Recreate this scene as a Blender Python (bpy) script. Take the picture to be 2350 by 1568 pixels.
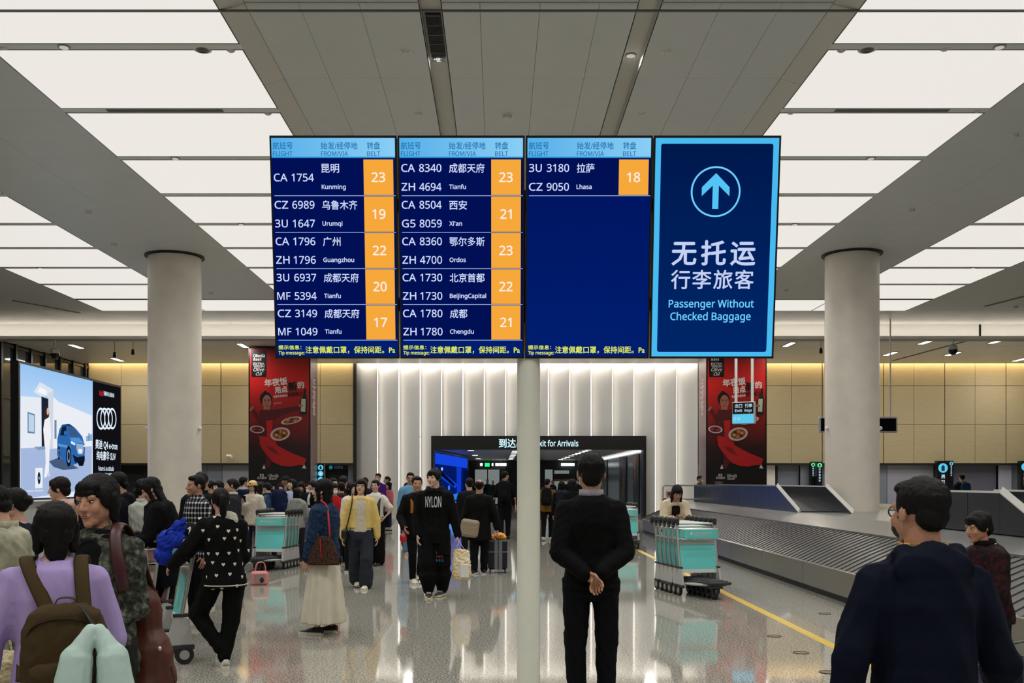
import bpy, math, random
import numpy as np
from mathutils import Vector, Matrix, Euler

# ------------------------------------------------------------------ scene
for _o in list(bpy.data.objects):
    bpy.data.objects.remove(_o)
SC = bpy.context.scene
COL = SC.collection
F, CX, CY, CAMH = 2285.0, 1143.0, 1105.0, 1.6      # focal length in px, vanishing point, eye height
W_IMG, H_IMG = 2350, 1568

# camera: level, shifted lens, looking along +Y
cam_d = bpy.data.cameras.new('camera')
cam_d.sensor_width = 36.0
cam_d.lens = F / W_IMG * 36.0
cam_d.shift_x = (W_IMG / 2 - CX) / W_IMG
cam_d.shift_y = (CY - H_IMG / 2) / W_IMG
cam_d.clip_end = 300
cam = bpy.data.objects.new('camera', cam_d)
COL.objects.link(cam)
cam.location = (0, 0, CAMH)
cam.rotation_euler = (math.pi / 2, 0, 0)
SC.camera = cam

# world: an indoor hall, only a faint neutral ambience
wd = bpy.data.worlds.new('world')
SC.world = wd
wd.use_nodes = True
wd.node_tree.nodes['Background'].inputs[0].default_value = (.6, .6, .6, 1)
wd.node_tree.nodes['Background'].inputs[1].default_value = .04

# exposure
vs = SC.view_settings
vs.view_transform = 'Standard'
vs.look = 'None'
vs.gamma = 1
vs.use_curve_mapping = False
vs.exposure = 0.0
PANEL = .80           # radiance of the luminous ceiling
FILL_W = 250.0         # watts of one fill spot added under a ceiling disc

# ------------------------------------------------------------------ helpers
def lin(c):
    return tuple(((v / 255.) / 12.92 if v <= 10 else ((v / 255. + .055) / 1.055) ** 2.4) for v in c[:3]) + (1,)

def at(px, py, d):
    return Vector(((px - CX) * d / F, d, CAMH - (py - CY) * d / F))

def X(px, d):
    return (px - CX) * d / F

def Z(py, d):
    return CAMH - (py - CY) * d / F

MATS = {}
def mat(name, rgb, rough=.6, metal=0., emit=0., var=0., vscale=20., vdet=3., bump=0., bscale=40., rgb2=None, spec=.5, aniso=None, coat=0., sheen=0.):
    """procedural principled material; rgb in sRGB 0-255; var mixes towards rgb2 with noise"""
    if name in MATS:
        return MATS[name]
    m = bpy.data.materials.new(name)
    m.use_nodes = True
    nt = m.node_tree
    b = nt.nodes['Principled BSDF']
    b.inputs['Base Color'].default_value = lin(rgb)
    b.inputs['Roughness'].default_value = rough
    b.inputs['Metallic'].default_value = metal
    b.inputs['Specular IOR Level'].default_value = spec
    if coat:
        b.inputs['Coat Weight'].default_value = coat
    if sheen:
        b.inputs['Sheen Weight'].default_value = sheen
    if emit:
        b.inputs['Emission Color'].default_value = lin(rgb)
        b.inputs['Emission Strength'].default_value = emit
        b.inputs['Base Color'].default_value = tuple(v * .1 for v in lin(rgb)[:3]) + (1,)
    co = None
    if var or bump:
        co = nt.nodes.new('ShaderNodeTexCoord')
        mp = nt.nodes.new('ShaderNodeMapping')
        nt.links.new(co.outputs['Object'], mp.inputs['Vector'])
        if aniso:
            mp.inputs['Scale'].default_value = aniso
    if var:
        n = nt.nodes.new('ShaderNodeTexNoise')
        n.inputs['Scale'].default_value = vscale
        n.inputs['Detail'].default_value = vdet
        nt.links.new(mp.outputs[0], n.inputs['Vector'])
        r = nt.nodes.new('ShaderNodeValToRGB')
        r.color_ramp.elements[0].position = .5 - .22 / max(var, .2) * .5
        r.color_ramp.elements[1].position = .5 + .22 / max(var, .2) * .5
        c2 = rgb2 or tuple(max(0, v * (1 - var)) for v in rgb)
        r.color_ramp.elements[0].color = lin(rgb)
        r.color_ramp.elements[1].color = lin(c2)
        nt.links.new(n.outputs['Fac'], r.inputs['Fac'])
        nt.links.new(r.outputs['Color'], b.inputs['Base Color'])
        if emit:
            nt.links.new(r.outputs['Color'], b.inputs['Emission Color'])
    if bump:
        n2 = nt.nodes.new('ShaderNodeTexNoise')
        n2.inputs['Scale'].default_value = bscale
        n2.inputs['Detail'].default_value = 3
        nt.links.new(mp.outputs[0], n2.inputs['Vector'])
        bp = nt.nodes.new('ShaderNodeBump')
        bp.inputs['Strength'].default_value = bump
        bp.inputs['Distance'].default_value = .02
        nt.links.new(n2.outputs['Fac'], bp.inputs['Height'])
        nt.links.new(bp.outputs['Normal'], b.inputs['Normal'])
    MATS[name] = m
    return m

def glow(name, rgb, s=1.0):
    if name in MATS:
        return MATS[name]
    m = bpy.data.materials.new(name)
    m.use_nodes = True
    nt = m.node_tree
    nt.nodes.clear()
    e = nt.nodes.new('ShaderNodeEmission')
    o = nt.nodes.new('ShaderNodeOutputMaterial')
    e.inputs[0].default_value = lin(rgb)
    e.inputs[1].default_value = s
    nt.links.new(e.outputs[0], o.inputs[0])
    MATS[name] = m
    return m

class MB:
    """collects closed shapes into one mesh"""
    def __init__(self):
        self.v, self.f = [], []
        self.n = 0
    def add(self, vs_, fs_):
        k = self.n
        self.v.append(np.asarray(vs_, float).reshape(-1, 3))
        self.f += [tuple(i + k for i in f) for f in fs_]
        self.n += len(vs_)
        return self
    def box(self, a, b, m=None):
        (x0, y0, z0), (x1, y1, z1) = a, b
        p = np.array([(x0, y0, z0), (x1, y0, z0), (x1, y1, z0), (x0, y1, z0), (x0, y0, z1), (x1, y0, z1), (x1, y1, z1), (x0, y1, z1)], float)
        if m is not None:
            p = np.array([m @ Vector(q) for q in p])
        return self.add(p, [(0, 3, 2, 1), (4, 5, 6, 7), (0, 1, 5, 4), (1, 2, 6, 5), (2, 3, 7, 6), (3, 0, 4, 7)])
    def bbox(self, a, b, r=.01, m=None):
        """box with chamfered vertical/horizontal edges (24 verts)"""
        a, b = np.array(a, float), np.array(b, float)
        c, h = (a + b) / 2, (b - a) / 2
        r = min(r, *(h * .9))
        P, idx = [], {}
        for sx in (-1, 1):
            for sy in (-1, 1):
                for sz in (-1, 1):
                    s = np.array((sx, sy, sz))
                    for ax in range(3):
                        q = h - r
                        q = q.copy(); q[ax] = h[ax]
                        idx[(sx, sy, sz, ax)] = len(P)
                        P.append(c + s * q)
        fs = []
        def I(s, ax): return idx[(s[0], s[1], s[2], ax)]
        for ax in range(3):
            u, w = (ax + 1) % 3, (ax + 2) % 3
            for sg in (-1, 1):
                q = []
                for su, sw in ((-1, -1), (1, -1), (1, 1), (-1, 1)):
                    s = [0, 0, 0]; s[ax] = sg; s[u] = su; s[w] = sw
                    q.append(I(s, ax))
                fs.append(tuple(q if sg > 0 else q[::-1]))
            for su in (-1, 1):
                for sw in (-1, 1):
                    s0 = [0, 0, 0]; s0[u] = su; s0[w] = sw
                    s1 = s0[:]; s0[ax] = -1; s1[ax] = 1
                    q = [I(s0, u), I(s1, u), I(s1, w), I(s0, w)]
                    fs.append(tuple(q if su * sw > 0 else q[::-1]))
        for sx in (-1, 1):
            for sy in (-1, 1):
                for sz in (-1, 1):
                    q = [idx[(sx, sy, sz, k)] for k in range(3)]
                    fs.append(tuple(q if sx * sy * sz > 0 else q[::-1]))
        if m is not None:
            P = [m @ Vector(q) for q in P]
        return self.add(P, fs)
    def loft(self, rings, cap=True, closed=False):
        """rings: list of equal length lists of points (counter-clockwise seen from the end)"""
        n = len(rings[0])
        fs = []
        P = np.concatenate([np.asarray(r, float) for r in rings])
        for k in range(len(rings) - (0 if closed else 1)):
            k2 = (k + 1) % len(rings)
            for i in range(n):
                j = (i + 1) % n
                fs.append((k * n + i, k * n + j, k2 * n + j, k2 * n + i))
        if cap and not closed:
            fs.append(tuple(range(n - 1, -1, -1)))
            fs.append(tuple((len(rings) - 1) * n + i for i in range(n)))
        return self.add(P, fs)
    def cyl(self, p0, p1, r0, r1=None, n=16):
        p0, p1 = Vector(p0), Vector(p1)
        r1 = r0 if r1 is None else r1
        q = (p1 - p0).to_track_quat('Z', 'Y')
        R = []
        for p, r in ((p0, r0), (p1, r1)):
            R.append([p + q @ Vector((r * math.cos(2 * math.pi * i / n), r * math.sin(2 * math.pi * i / n), 0)) for i in range(n)])
        return self.loft(R)
    def tube(self, pts, r, n=8, flat=1., up=None, cap=True, side=None):
        """tube along a polyline; r number or list; flat squashes the second axis"""
        pts = [Vector(p) for p in pts]
        R = []
        prev = None
        for i, p in enumerate(pts):
            t = (pts[min(i + 1, len(pts) - 1)] - pts[max(i - 1, 0)]).normalized()
            if side is not None:
                s = Vector(side)
                s = (s - t * s.dot(t)).normalized()
            elif up is not None:
                s = t.cross(Vector(up)).normalized()
            else:
                if prev is None:
                    prev = Vector((0, 0, 1)) if abs(t.z) < .9 else Vector((1, 0, 0))
                s = t.cross(prev)
                s.normalize()
            w = s.cross(t).normalized()
            prev = w
            rr = r[i] if isinstance(r, (list, tuple)) else r
            R.append([p + s * (rr * math.cos(2 * math.pi * k / n)) - w * (rr * flat * math.sin(2 * math.pi * k / n)) for k in range(n)])
        R = [x[::-1] for x in R]
        return self.loft(R, cap)
    def ell(self, c, r, m=None, nu=14, nv=9):
        """ellipsoid; m optional 3x3 rotation"""
        c = Vector(c)
        P, fs = [], []
        r = (r, r, r) if not hasattr(r, '__len__') else r
        P.append((0, 0, -r[2]))
        for i in range(1, nv):
            a = math.pi * i / nv - math.pi / 2
            for k in range(nu):
                b = 2 * math.pi * k / nu
                P.append((r[0] * math.cos(a) * math.cos(b), r[1] * math.cos(a) * math.sin(b), r[2] * math.sin(a)))
        P.append((0, 0, r[2]))
        for k in range(nu):
            j = (k + 1) % nu
            fs.append((0, 1 + j, 1 + k))
            for i in range(nv - 2):
                fs.append((1 + i * nu + k, 1 + i * nu + j, 1 + (i + 1) * nu + j, 1 + (i + 1) * nu + k))
            fs.append((1 + (nv - 2) * nu + k, 1 + (nv - 2) * nu + j, len(P) - 1))
        P = [c + ((m @ Vector(p)) if m is not None else Vector(p)) for p in P]
        return self.add(P, fs)
    def cone(self, p0, p1, r0, r1, n=12, sq=1., sqd=None):
        """tapered capsule; sq squashes it along direction sqd"""
        p0, p1 = Vector(p0), Vector(p1)
        ax = (p1 - p0)
        L = ax.length
        if L < 1e-6:
            return self.ell(p0, r0)
        q = ax.to_track_quat('Z', 'Y')
        R = []
        for k, (p, r, aa) in enumerate(((p0, r0, (-75, -45, -15)), (p1, r1, (15, 45, 75)))):
            for a in aa:
                a = math.radians(a)
                R.append([p + q @ Vector((r * math.cos(a) * math.cos(2 * math.pi * i / n), r * math.cos(a) * math.sin(2 * math.pi * i / n), r * math.sin(a))) for i in range(n)])
        if sqd is not None:
            sd = Vector(sqd).normalized()
            mid = (p0 + p1) / 2
            R = [[v - sd * ((v - mid).dot(sd) - ((p0 + ax * min(1, max(0, (v - p0).dot(ax) / L / L))) - mid).dot(sd)) * (1 - sq) for v in g] for g in R]
        return self.loft(R)
    def prism(self, pts2, z0, z1, m=None):
        """polygon in XY extruded along Z"""
        n = len(pts2)
        a = sum(pts2[i][0] * pts2[(i + 1) % n][1] - pts2[(i + 1) % n][0] * pts2[i][1] for i in range(n))
        if a < 0:
            pts2 = list(pts2)[::-1]
        R = [[Vector((x, y, z0)) for x, y in pts2], [Vector((x, y, z1)) for x, y in pts2]]
        if m is not None:
            R = [[m @ v for v in g] for g in R]
        return self.loft(R)
    def torus(self, c, R_, r, m=None, nu=32, nv=8):
        c = Vector(c)
        rings = []
        for i in range(nu):
            a = 2 * math.pi * i / nu
            g = []
            for k in range(nv):
                b = 2 * math.pi * k / nv
                p = Vector(((R_ + r * math.cos(b)) * math.cos(a), (R_ + r * math.cos(b)) * math.sin(a), r * math.sin(b)))
                g.append(c + ((m @ p) if m is not None else p))
            rings.append(g[::-1])
        return self.loft(rings, False, True)
    def mesh(self, name):
        me = bpy.data.meshes.new(name)
        V = np.concatenate(self.v) if self.v else np.zeros((0, 3))
        me.from_pydata(V.tolist(), [], self.f)
        return me
    def build(self, name, material, parent=None, smooth=False, **kw):
        me = self.mesh(name)
        if smooth:
            me.shade_smooth()
            if smooth != 2:
                try:
                    me.set_sharp_from_angle(angle=math.radians(40))
                except Exception:
                    pass
        return obj(name, me, material, parent, **kw)

def obj(name, me, material=None, parent=None, label=None, cat=None, group=None, kind=None, loc=None, rot=None):
    o = bpy.data.objects.new(name, me)
    COL.objects.link(o)
    if material is not None and me is not None:
        if len(me.materials) == 0:
            me.materials.append(material)
    if parent is not None:
        o.parent = parent
    if loc is not None:
        o.location = loc
    if rot is not None:
        o.rotation_euler = rot
    tag(o, label, cat, group, kind)
    return o

def tag(o, label=None, cat=None, group=None, kind=None):
    if label: o['label'] = label
    if cat: o['category'] = cat
    if group: o['group'] = group
    if kind: o['kind'] = kind
    return o

ORDN = ['first', 'second', 'third', 'fourth', 'fifth', 'sixth', 'seventh', 'eighth', 'ninth', 'tenth', 'eleventh', 'twelfth']
def thing(name, label, cat, loc=(0, 0, 0), rz=0., group=None, rot=None):
    o = bpy.data.objects.new(name, None)
    o.empty_display_size = .1
    COL.objects.link(o)
    o.location = loc
    o.rotation_euler = rot or (0, 0, rz)
    return tag(o, label, cat, group)

def box(name, a, b, material, parent=None, r=0., **kw):
    m = MB()
    (m.bbox(a, b, r) if r else m.box(a, b))
    return m.build(name, material, parent, **kw)

def dup(root, loc=None, rot=None, label=None, parent=None):
    """copy of a thing with its parts and sub-parts (mesh data shared)"""
    r = root.copy()
    COL.objects.link(r)
    if parent is not None: r.parent = parent
    if loc is not None: r.location = loc
    if rot is not None: r.rotation_euler = rot
    if label: r['label'] = label
    for c in list(root.children):
        dup(c, parent=r)
    return r

try:        # a sans serif that ships with Blender for the Latin lettering; the built-in face otherwise
    import os
    _FONT = bpy.data.fonts.load(os.path.join(bpy.utils.resource_path('LOCAL'), 'datafiles', 'fonts', 'NotoSansHebrew-Regular.woff2'))
except Exception:
    _FONT = None
def _font_mesh(body, line=1.):
    c = bpy.data.curves.new('lettering', 'FONT')
    if _FONT is not None and max(map(ord, body)) < 0x2e80: c.font = _FONT
    c.body = body; c.size = 1.; c.resolution_u = 2; c.space_line = line
    o = bpy.data.objects.new('lettering', c)
    m_ = bpy.data.meshes.new_from_object(o)
    bpy.data.objects.remove(o); bpy.data.curves.remove(c)
    n = len(m_.vertices)
    V = np.empty(n * 3); m_.vertices.foreach_get('co', V)
    Fs = [tuple(q.vertices) for q in m_.polygons]
    bpy.data.meshes.remove(m_)
    return V.reshape(-1, 3), Fs
_GLY = {}
_V, _ = _font_mesh('H'); _h0, _h1 = _V[:, 1].min(), _V[:, 1].max()
_V, _ = _font_mesh('国'); _c0, _c1 = _V[:, 1].min(), _V[:, 1].max()
def text_mesh(s, size, bold=0., fitw=None, align='L', shear=0.):
    """lettering as a flat mesh in XY, origin at left/centre, vertically centred; bold thickens the strokes"""
    if s not in _GLY:
        _GLY[s] = _font_mesh(s)
    V, Fs = _GLY[s]
    V = V.copy()
    n = len(V)
    V[:, 0] += V[:, 1] * shear
    V[:, 0] -= V[:, 0].min()
    w = V[:, 0].max()
    V[:, 2] = 0
    cjk = any(ord(ch) > 0x2e80 for ch in s)
    # scale Latin to a cap height of .70, ideographs to a height of .86, both centred on the line
    kf, mid = (.86 / (_c1 - _c0), (_c0 + _c1) / 2) if cjk else (.70 / (_h1 - _h0), (_h0 + _h1) / 2)
    V[:, 1] = (V[:, 1] - mid) * kf
    V[:, 0] *= kf
    w *= kf
    offs = [(0, 0)] if not bold else [(bold * dx, bold * dy) for dx, dy in ((-1, 0), (1, 0), (0, -1), (0, 1))]
    VV = np.concatenate([V + np.array((a, b, 0)) for a, b in offs])
    VV[:, 2] = np.repeat(np.arange(len(offs)) * .0005, n)
    FF = [tuple(i + k * n for i in f) for k in range(len(offs)) for f in Fs]
    kx = (fitw / w) if fitw else size
    VV[:, 0] *= kx
    VV[:, 1] *= size
    if align == 'C': VV[:, 0] -= w * kx / 2
    if align == 'R': VV[:, 0] -= w * kx
    me = bpy.data.meshes.new('lettering')
    me.from_pydata(VV.tolist(), [], FF)
    return me

def flat(pts2, name='shape'):
    """flat polygon mesh in XY"""
    me = bpy.data.meshes.new(name)
    n = len(pts2)
    a = sum(pts2[i][0] * pts2[(i + 1) % n][1] - pts2[(i + 1) % n][0] * pts2[i][1] for i in range(n))
    if a < 0: pts2 = list(pts2)[::-1]
    me.from_pydata([(x, y, 0) for x, y in pts2], [], [tuple(range(n))])
    return me

def oval(cx, cy, rx, ry, n=24, a=0.):
    c, s = math.cos(a), math.sin(a)
    return [(cx + rx * math.cos(t) * c - ry * math.sin(t) * s, cy + rx * math.cos(t) * s + ry * math.sin(t) * c) for t in [2 * math.pi * i / n for i in range(n)]]

def rrect(x0, y0, x1, y1, r, n=4):
    P = []
    for cx, cy, a0 in ((x1 - r, y1 - r, 0), (x0 + r, y1 - r, 90), (x0 + r, y0 + r, 180), (x1 - r, y0 + r, 270)):
        for i in range(n + 1):
            a = math.radians(a0 + 90 * i / n)
            P.append((cx + r * math.cos(a), cy + r * math.sin(a)))
    return P

# remeshing happens in a scratch scene, so that the main scene is not re-evaluated each time
_TMP = [None]
def remesh_jobs(jobs):
    """jobs: list of (mesh, voxel, smooth_iterations) -> list of remeshed meshes (same order)"""
    ts = bpy.data.scenes.new('scratch')
    obs = []
    for me, vox, it in jobs:
        o = bpy.data.objects.new('scratch', me)
        ts.collection.objects.link(o)
        md = o.modifiers.new('r', 'REMESH')
        md.mode = 'VOXEL'
        md.voxel_size = vox
        md.use_smooth_shade = True
        if it:
            s = o.modifiers.new('s', 'SMOOTH')
            s.factor = .5
            s.iterations = it
        obs.append(o)
    ts.view_layers[0].update()
    dg = ts.view_layers[0].depsgraph

    out = []
    for o in obs:
        out.append(bpy.data.meshes.new_from_object(o.evaluated_get(dg)))
    for o in obs:
        me = o.data
        bpy.data.objects.remove(o)
        bpy.data.meshes.remove(me)
    bpy.data.scenes.remove(ts)
    return out

def wrinkle(me, amp, wl, seed, stretch=(1, 1, 1)):
    """displace along normals with a sum of random waves: cloth folds, hair strands"""
    n = len(me.vertices)
    if n == 0: return
    V = np.empty(n * 3); me.vertices.foreach_get('co', V); V = V.reshape(-1, 3)
    N = np.empty(n * 3); me.vertex_normals.foreach_get('vector', N); N = N.reshape(-1, 3)
    rs = np.random.RandomState(seed)
    D = np.zeros(n)
    S = V * np.array(stretch)
    warp = np.sin(S @ rs.normal(size=3) * 2.2 / wl + rs.rand() * 6) * .8
    for i in range(7):
        k = rs.normal(size=3); k /= np.linalg.norm(k)
        f = 2 * math.pi / (wl * (.5 + rs.rand() * 1.2))
        w = np.sin(S @ k * f + rs.rand() * 6.28 + warp * 1.5)
        D += (1 - np.abs(w)) * 2 - 1 if i % 2 else w
    V += N * (D * amp / 3.)[:, None]
    me.vertices.foreach_set('co', V.ravel())
    me.update()
# ------------------------------------------------------------------ the hall
HC = 6.5                      # height of the luminous ceiling
DW = 42.0                     # distance of the far wall
XL, XR, YB = -17.3, 24.0, -14.0

M_ceil = mat('ceiling_metal', (200, 203, 200), .45, var=.04, vscale=3)
M_ceil2 = mat('ceiling_metal_far', (206, 204, 198), .4, var=.05, vscale=2)
M_trimw = mat('white_trim', (222, 220, 214), .5)
M_grey = mat('divider_metal', (150, 150, 146), .4)
M_dark = mat('dark_metal', (26, 27, 30), .4)
M_black = mat('black_metal', (9, 9, 11), .35)
M_slab = mat('slab_concrete', (70, 70, 70), .9)
M_gold = mat('gold_stone', (178, 164, 130), .55, var=.10, vscale=2.5, rgb2=(164, 149, 114), aniso=(1, 1, 6))
M_flute = mat('white_panel', (186, 186, 184), .55)
M_lower = mat('blue_grey_panel', (128, 134, 146), .45, var=.08, vscale=1.5)
M_stone = mat('column_stone', (232, 224, 210), .42, var=.14, vscale=3.2, vdet=6, rgb2=(208, 200, 188), bump=.05, bscale=60)
M_pole = mat('pole_paint', (236, 237, 222), .42, var=.05, vscale=9)
M_steel = mat('brushed_steel', (152, 151, 146), .28, .9)
M_alu = mat('aluminium', (196, 196, 192), .34, .8)
M_glassd = mat('dark_glass', (40, 46, 48), .05, .0, spec=.8)

# polished granite, speckles fixed in world space
m = bpy.data.materials.new('polished_granite')
m.use_nodes = True
nt = m.node_tree
b = nt.nodes['Principled BSDF']
geo = nt.nodes.new('ShaderNodeNewGeometry')
vo = nt.nodes.new('ShaderNodeTexNoise'); vo.inputs['Scale'].default_value = 62; vo.inputs['Detail'].default_value = 4; vo.inputs['Roughness'].default_value = .7
ra = nt.nodes.new('ShaderNodeValToRGB')
ra.color_ramp.elements[0].position = .36; ra.color_ramp.elements[0].color = lin((58, 57, 55))
ra.color_ramp.elements[1].position = .60; ra.color_ramp.elements[1].color = lin((202, 199, 186))
e = ra.color_ramp.elements.new(.47); e.color = lin((140, 137, 128))
nb = nt.nodes.new('ShaderNodeTexNoise'); nb.inputs['Scale'].default_value = .8; nb.inputs['Detail'].default_value = 2
mr = nt.nodes.new('ShaderNodeMapRange'); mr.inputs[3].default_value = .035; mr.inputs[4].default_value = .075
nt.links.new(geo.outputs['Position'], vo.inputs['Vector'])
nt.links.new(geo.outputs['Position'], nb.inputs['Vector'])
nt.links.new(vo.outputs['Fac'], ra.inputs['Fac'])
nt.links.new(ra.outputs['Color'], b.inputs['Base Color'])
nt.links.new(nb.outputs['Fac'], mr.inputs[0])
nt.links.new(mr.outputs[0], b.inputs['Roughness'])
b.inputs['Specular IOR Level'].default_value = .62
M_floor = m

# --- floor: granite slabs with fine joints
TS = 1.2
floor = box('floor', (XL, YB, -.12), (XR, 72, -.012), mat('grout', (84, 83, 80), .8), kind='structure')
tile_me = MB().box((.001, .001, -.011), (TS - .001, TS - .001, 0)).mesh('floor_slab')
tile_me.materials.append(M_floor)
cells = []
ix0, ix1 = math.floor(XL / TS), math.ceil(XR / TS)
for iy in range(math.floor(YB / TS), 60):
    for ix in range(ix0, ix1):
        x, y = ix * TS, iy * TS
        if x < XL - .01 or x + TS > XR + .01 or y > 71 - TS: continue
        vis = y + TS > 7.4 and abs((x + TS / 2) - .16 * y * 0) < .52 * (y + 1) + TS
        cells.append((0 if vis else 1, y, abs(x), x))
cells.sort()
for c in cells[:300]:
    obj('floor_slab', tile_me, None, floor, loc=(c[3], c[1], 0))
mb = MB()
for c in cells[300:]:
    mb.box((c[3] + .001, c[1] + .001, -.011), (c[3] + TS - .001, c[1] + TS - .001, 0))
mb.build('floor_slabs_beyond', M_floor, floor, kind='stuff')

# --- ceiling slab and its panels
ceil = box('ceiling', (XL - 2, YB, 6.95), (XR, DW + 1.2, 7.1), M_slab, kind='structure')
S = 1.935
DV = [11.22 + S * k for k in range(-12, 9)]        # cross dividers
STRIPS = [(-5.75, -2.89, 'left of the display board'), (3.74, 6.47, 'right of the display board'),
          (-11.38, -8.43, 'at the far left beyond the column'), (9.0, 11.7, 'at the far right beyond the column')]
def cpanel(x0, x1, y0, y1, z, me=M_ceil, g=.002, t=.04):
    box('ceiling_panel', (x0 + g, y0 + g, z), (x1 - g, y1 - g, z + t), me, ceil)
colx = [-2.64, -2.08, -1.45, -.82, -.60, -.19, .44, 1.06, 1.47, 1.70, 2.33, 2.96, 3.49]
rows = [10.36] + [10.36 + S * k for k in range(1, 9)] + [26.8]
for i in range(len(rows) - 1):
    for j in range(len(colx) - 1):
        if j in (3, 8): continue
        cpanel(colx[j], colx[j + 1], rows[i], rows[i + 1], 6.58)
for x0, x1 in ((-2.64, -.82), (-.60, 1.47), (1.70, 3.49)):
    cpanel(x0, x1, YB, 10.34, 6.58)
for x0, x1 in ((-.82, -.60), (1.47, 1.70)):          # recessed slots
    mb = MB()
    mb.box((x0, YB, 6.70), (x1, 26.8, 6.74))
    mb.box((x0 - .012, YB, 6.58), (x0, 26.8, 6.74)); mb.box((x1, YB, 6.58), (x1 + .012, 26.8, 6.74))
    mb.build('recessed_slot', mat('slot_metal', (196, 194, 186), .5), ceil)
for xa, xb in ((-2.89, -2.64), (3.74, 3.49)):        # bevelled bands beside the luminous strips
    for i in range(len(rows)):
        y0 = YB if i == 0 else rows[i - 1]
        y1 = rows[i]
        P = [(xa, 6.50), (xb, 6.57), (xb, 6.62), (xa, 6.62)]
        mb = MB()
        mb.loft([[(p[0], y0 + .003, p[1]) for p in P], [(p[0], y1 - .003, p[1]) for p in P]] if xa > 0 else [[(p[0], y0 + .003, p[1]) for p in P][::-1], [(p[0], y1 - .003, p[1]) for p in P][::-1]])
        mb.build('edge_band', mat('edge_band', (196, 192, 184), .5), ceil)
for x0, x1, n in ((-8.43, -5.75, 2), (6.47, 9.0, 2), (XL, -11.38, 4), (11.7, XR, 8)):
    w = (x1 - x0) / n
    ys = [YB] + DV[12:] + [28.62] if n == 2 else [YB, 10.36, 14.2, 18.1, 22, 25.9, 28.62]
    if n == 2: ys[-2] = 26.8
    for i in range(len(ys) - 1):
        for j in range(n):
            y1 = ys[i + 1]
            if n == 2 and i == len(ys) - 2: continue
            cpanel(x0 + j * w, x0 + (j + 1) * w, ys[i], y1, HC)
for y0, y1 in ((28.62, 31.1), (31.3, 36.4), (36.4, 41.35)):
    n = 32
    for j in range(n):
        w = (XR - XL) / n
        cpanel(XL + j * w, XL + (j + 1) * w, y0, y1, HC, M_ceil2)
# thin expansion joint bar across the whole ceiling
box('joint_bar', (XL, 10.335, 6.485), (XR, 10.365, 6.5), mat('joint_bar', (88, 90, 90), .5), ceil)

# --- luminous ceiling panels
M_divd = mat('divider_pale', (214, 216, 212), .45)
M_lum = mat('luminous_sheet', (255, 250, 243), .5, emit=PANEL)
M_edge = mat('green_edge', (52, 74, 66), .3)
def lum(x0, x1, y0, y1, label, group):
    t = thing('ceiling_light', label, 'ceiling light', ((x0 + x1) / 2, (y0 + y1) / 2, HC), group=group)
    a, c = (x1 - x0) / 2, (y1 - y0) / 2
    box('diffuser', (-a + .012, -c + .012, 0), (a - .012, c - .012, .03), M_lum, t)
    mb = MB()
    for q in (((-a, -c, -.004), (a, -c + .012, .05)), ((-a, c - .012, -.004), (a, c, .05)), ((-a, -c, -.004), (-a + .012, c, .05)), ((a - .012, -c, -.004), (a, c, .05))):
        mb.box(*q)
    mb.build('frame', M_edge, t)
    return t
for x0, x1, where in STRIPS:
    for k in range(len(DV) - 1):
        y1 = DV[k + 1] - .075 if k < len(DV) - 2 else 26.72
        lb = '%s glowing ceiling panel from the camera, strip %s' % (ORDN[k - 11], where) if k >= 11 else 'glowing ceiling panel behind the picture edge, strip ' + where
        lum(x0, x1, DV[k] + .075, y1, lb, 'luminous ceiling panels ' + where)
        box('cross_divider', (x0, DV[k] - .072, 6.500), (x1, DV[k] + .072, 6.56), M_divd, ceil)
xs = [-11.38, -8.43, -5.75, -2.89, .42, 3.74, 6.47, 9.0, 11.7]
for i in range(8):
    lum(xs[i] + .003, xs[i + 1] - .003, 26.86, 28.6, '%s glowing panel from the left in the farthest crosswise ceiling strip' % ORDN[i], 'crosswise luminous ceiling panels')

# --- beam with a lit face, hidden strip lamp in its ledge
beam = box('trim_1', (XL, 31.1, 6.06), (XR, 31.3, 6.95), M_trimw, kind='structure', label='white beam across the ceiling with a softly lit face')
box('ledge', (XL, 30.72, 6.00), (XR, 31.3, 6.055), mat('ledge_metal', (150, 149, 145), .5), beam)
box('ledge_lip', (XL, 30.70, 6.00), (XR, 30.72, 6.08), M_trimw, beam)
M_cove = glow('cove_strip', (255, 246, 232), 14.0)
box('strip_lamp', (XL + .1, 30.74, 6.056), (XR - .1, 30.80, 6.07), M_cove, beam)
# expansion gap in the beam at the right
box('expansion_gap', (15.02, 31.085, 6.06), (15.08, 31.1, 6.5), M_black, beam)

# --- far wall: stone panels above, grey panels below, slot with hidden lamps along the top
mb = MB()
mb.box((XL - 2, DW + .6, 0), (-5.99, DW + .9, 6.95)); mb.box((8.45, DW + .6, 0), (XR, DW + .9, 6.95))
wall_far = mb.build('wall_far', M_dark, kind='structure')
def gold_panel(x0, x1, z0, z1, dy=0):
    box('stone_panel', (x0 + .008, DW + dy, z0 + .008), (x1 - .008, DW + .12 + dy, z1 - .008), M_gold, wall_far)
zr = [2.36, 4.0, 5.63, 6.75]
def gold_range(x0, x1, n):
    w = (x1 - x0) / n
    for i in range(n):
        for k in range(3):
            gold_panel(x0 + i * w + (.02 if i % 2 == 0 else 0), x0 + (i + 1) * w, zr[k], zr[k + 1])
gold_range(XL, -6.1, 8)
gold_range(8.5, XR, 12)
box('dark_reveal', (-6.1, DW - .04, 0), (-5.99, DW + .3, 6.6), M_dark, wall_far)
box('soffit_edge', (XL, DW - .02, 2.28), (-6.1, DW + .5, 2.36), M_dark, wall_far)
box('soffit_edge', (8.5, DW - .02, 2.28), (XR, DW + .5, 2.36), M_dark, wall_far)
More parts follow.
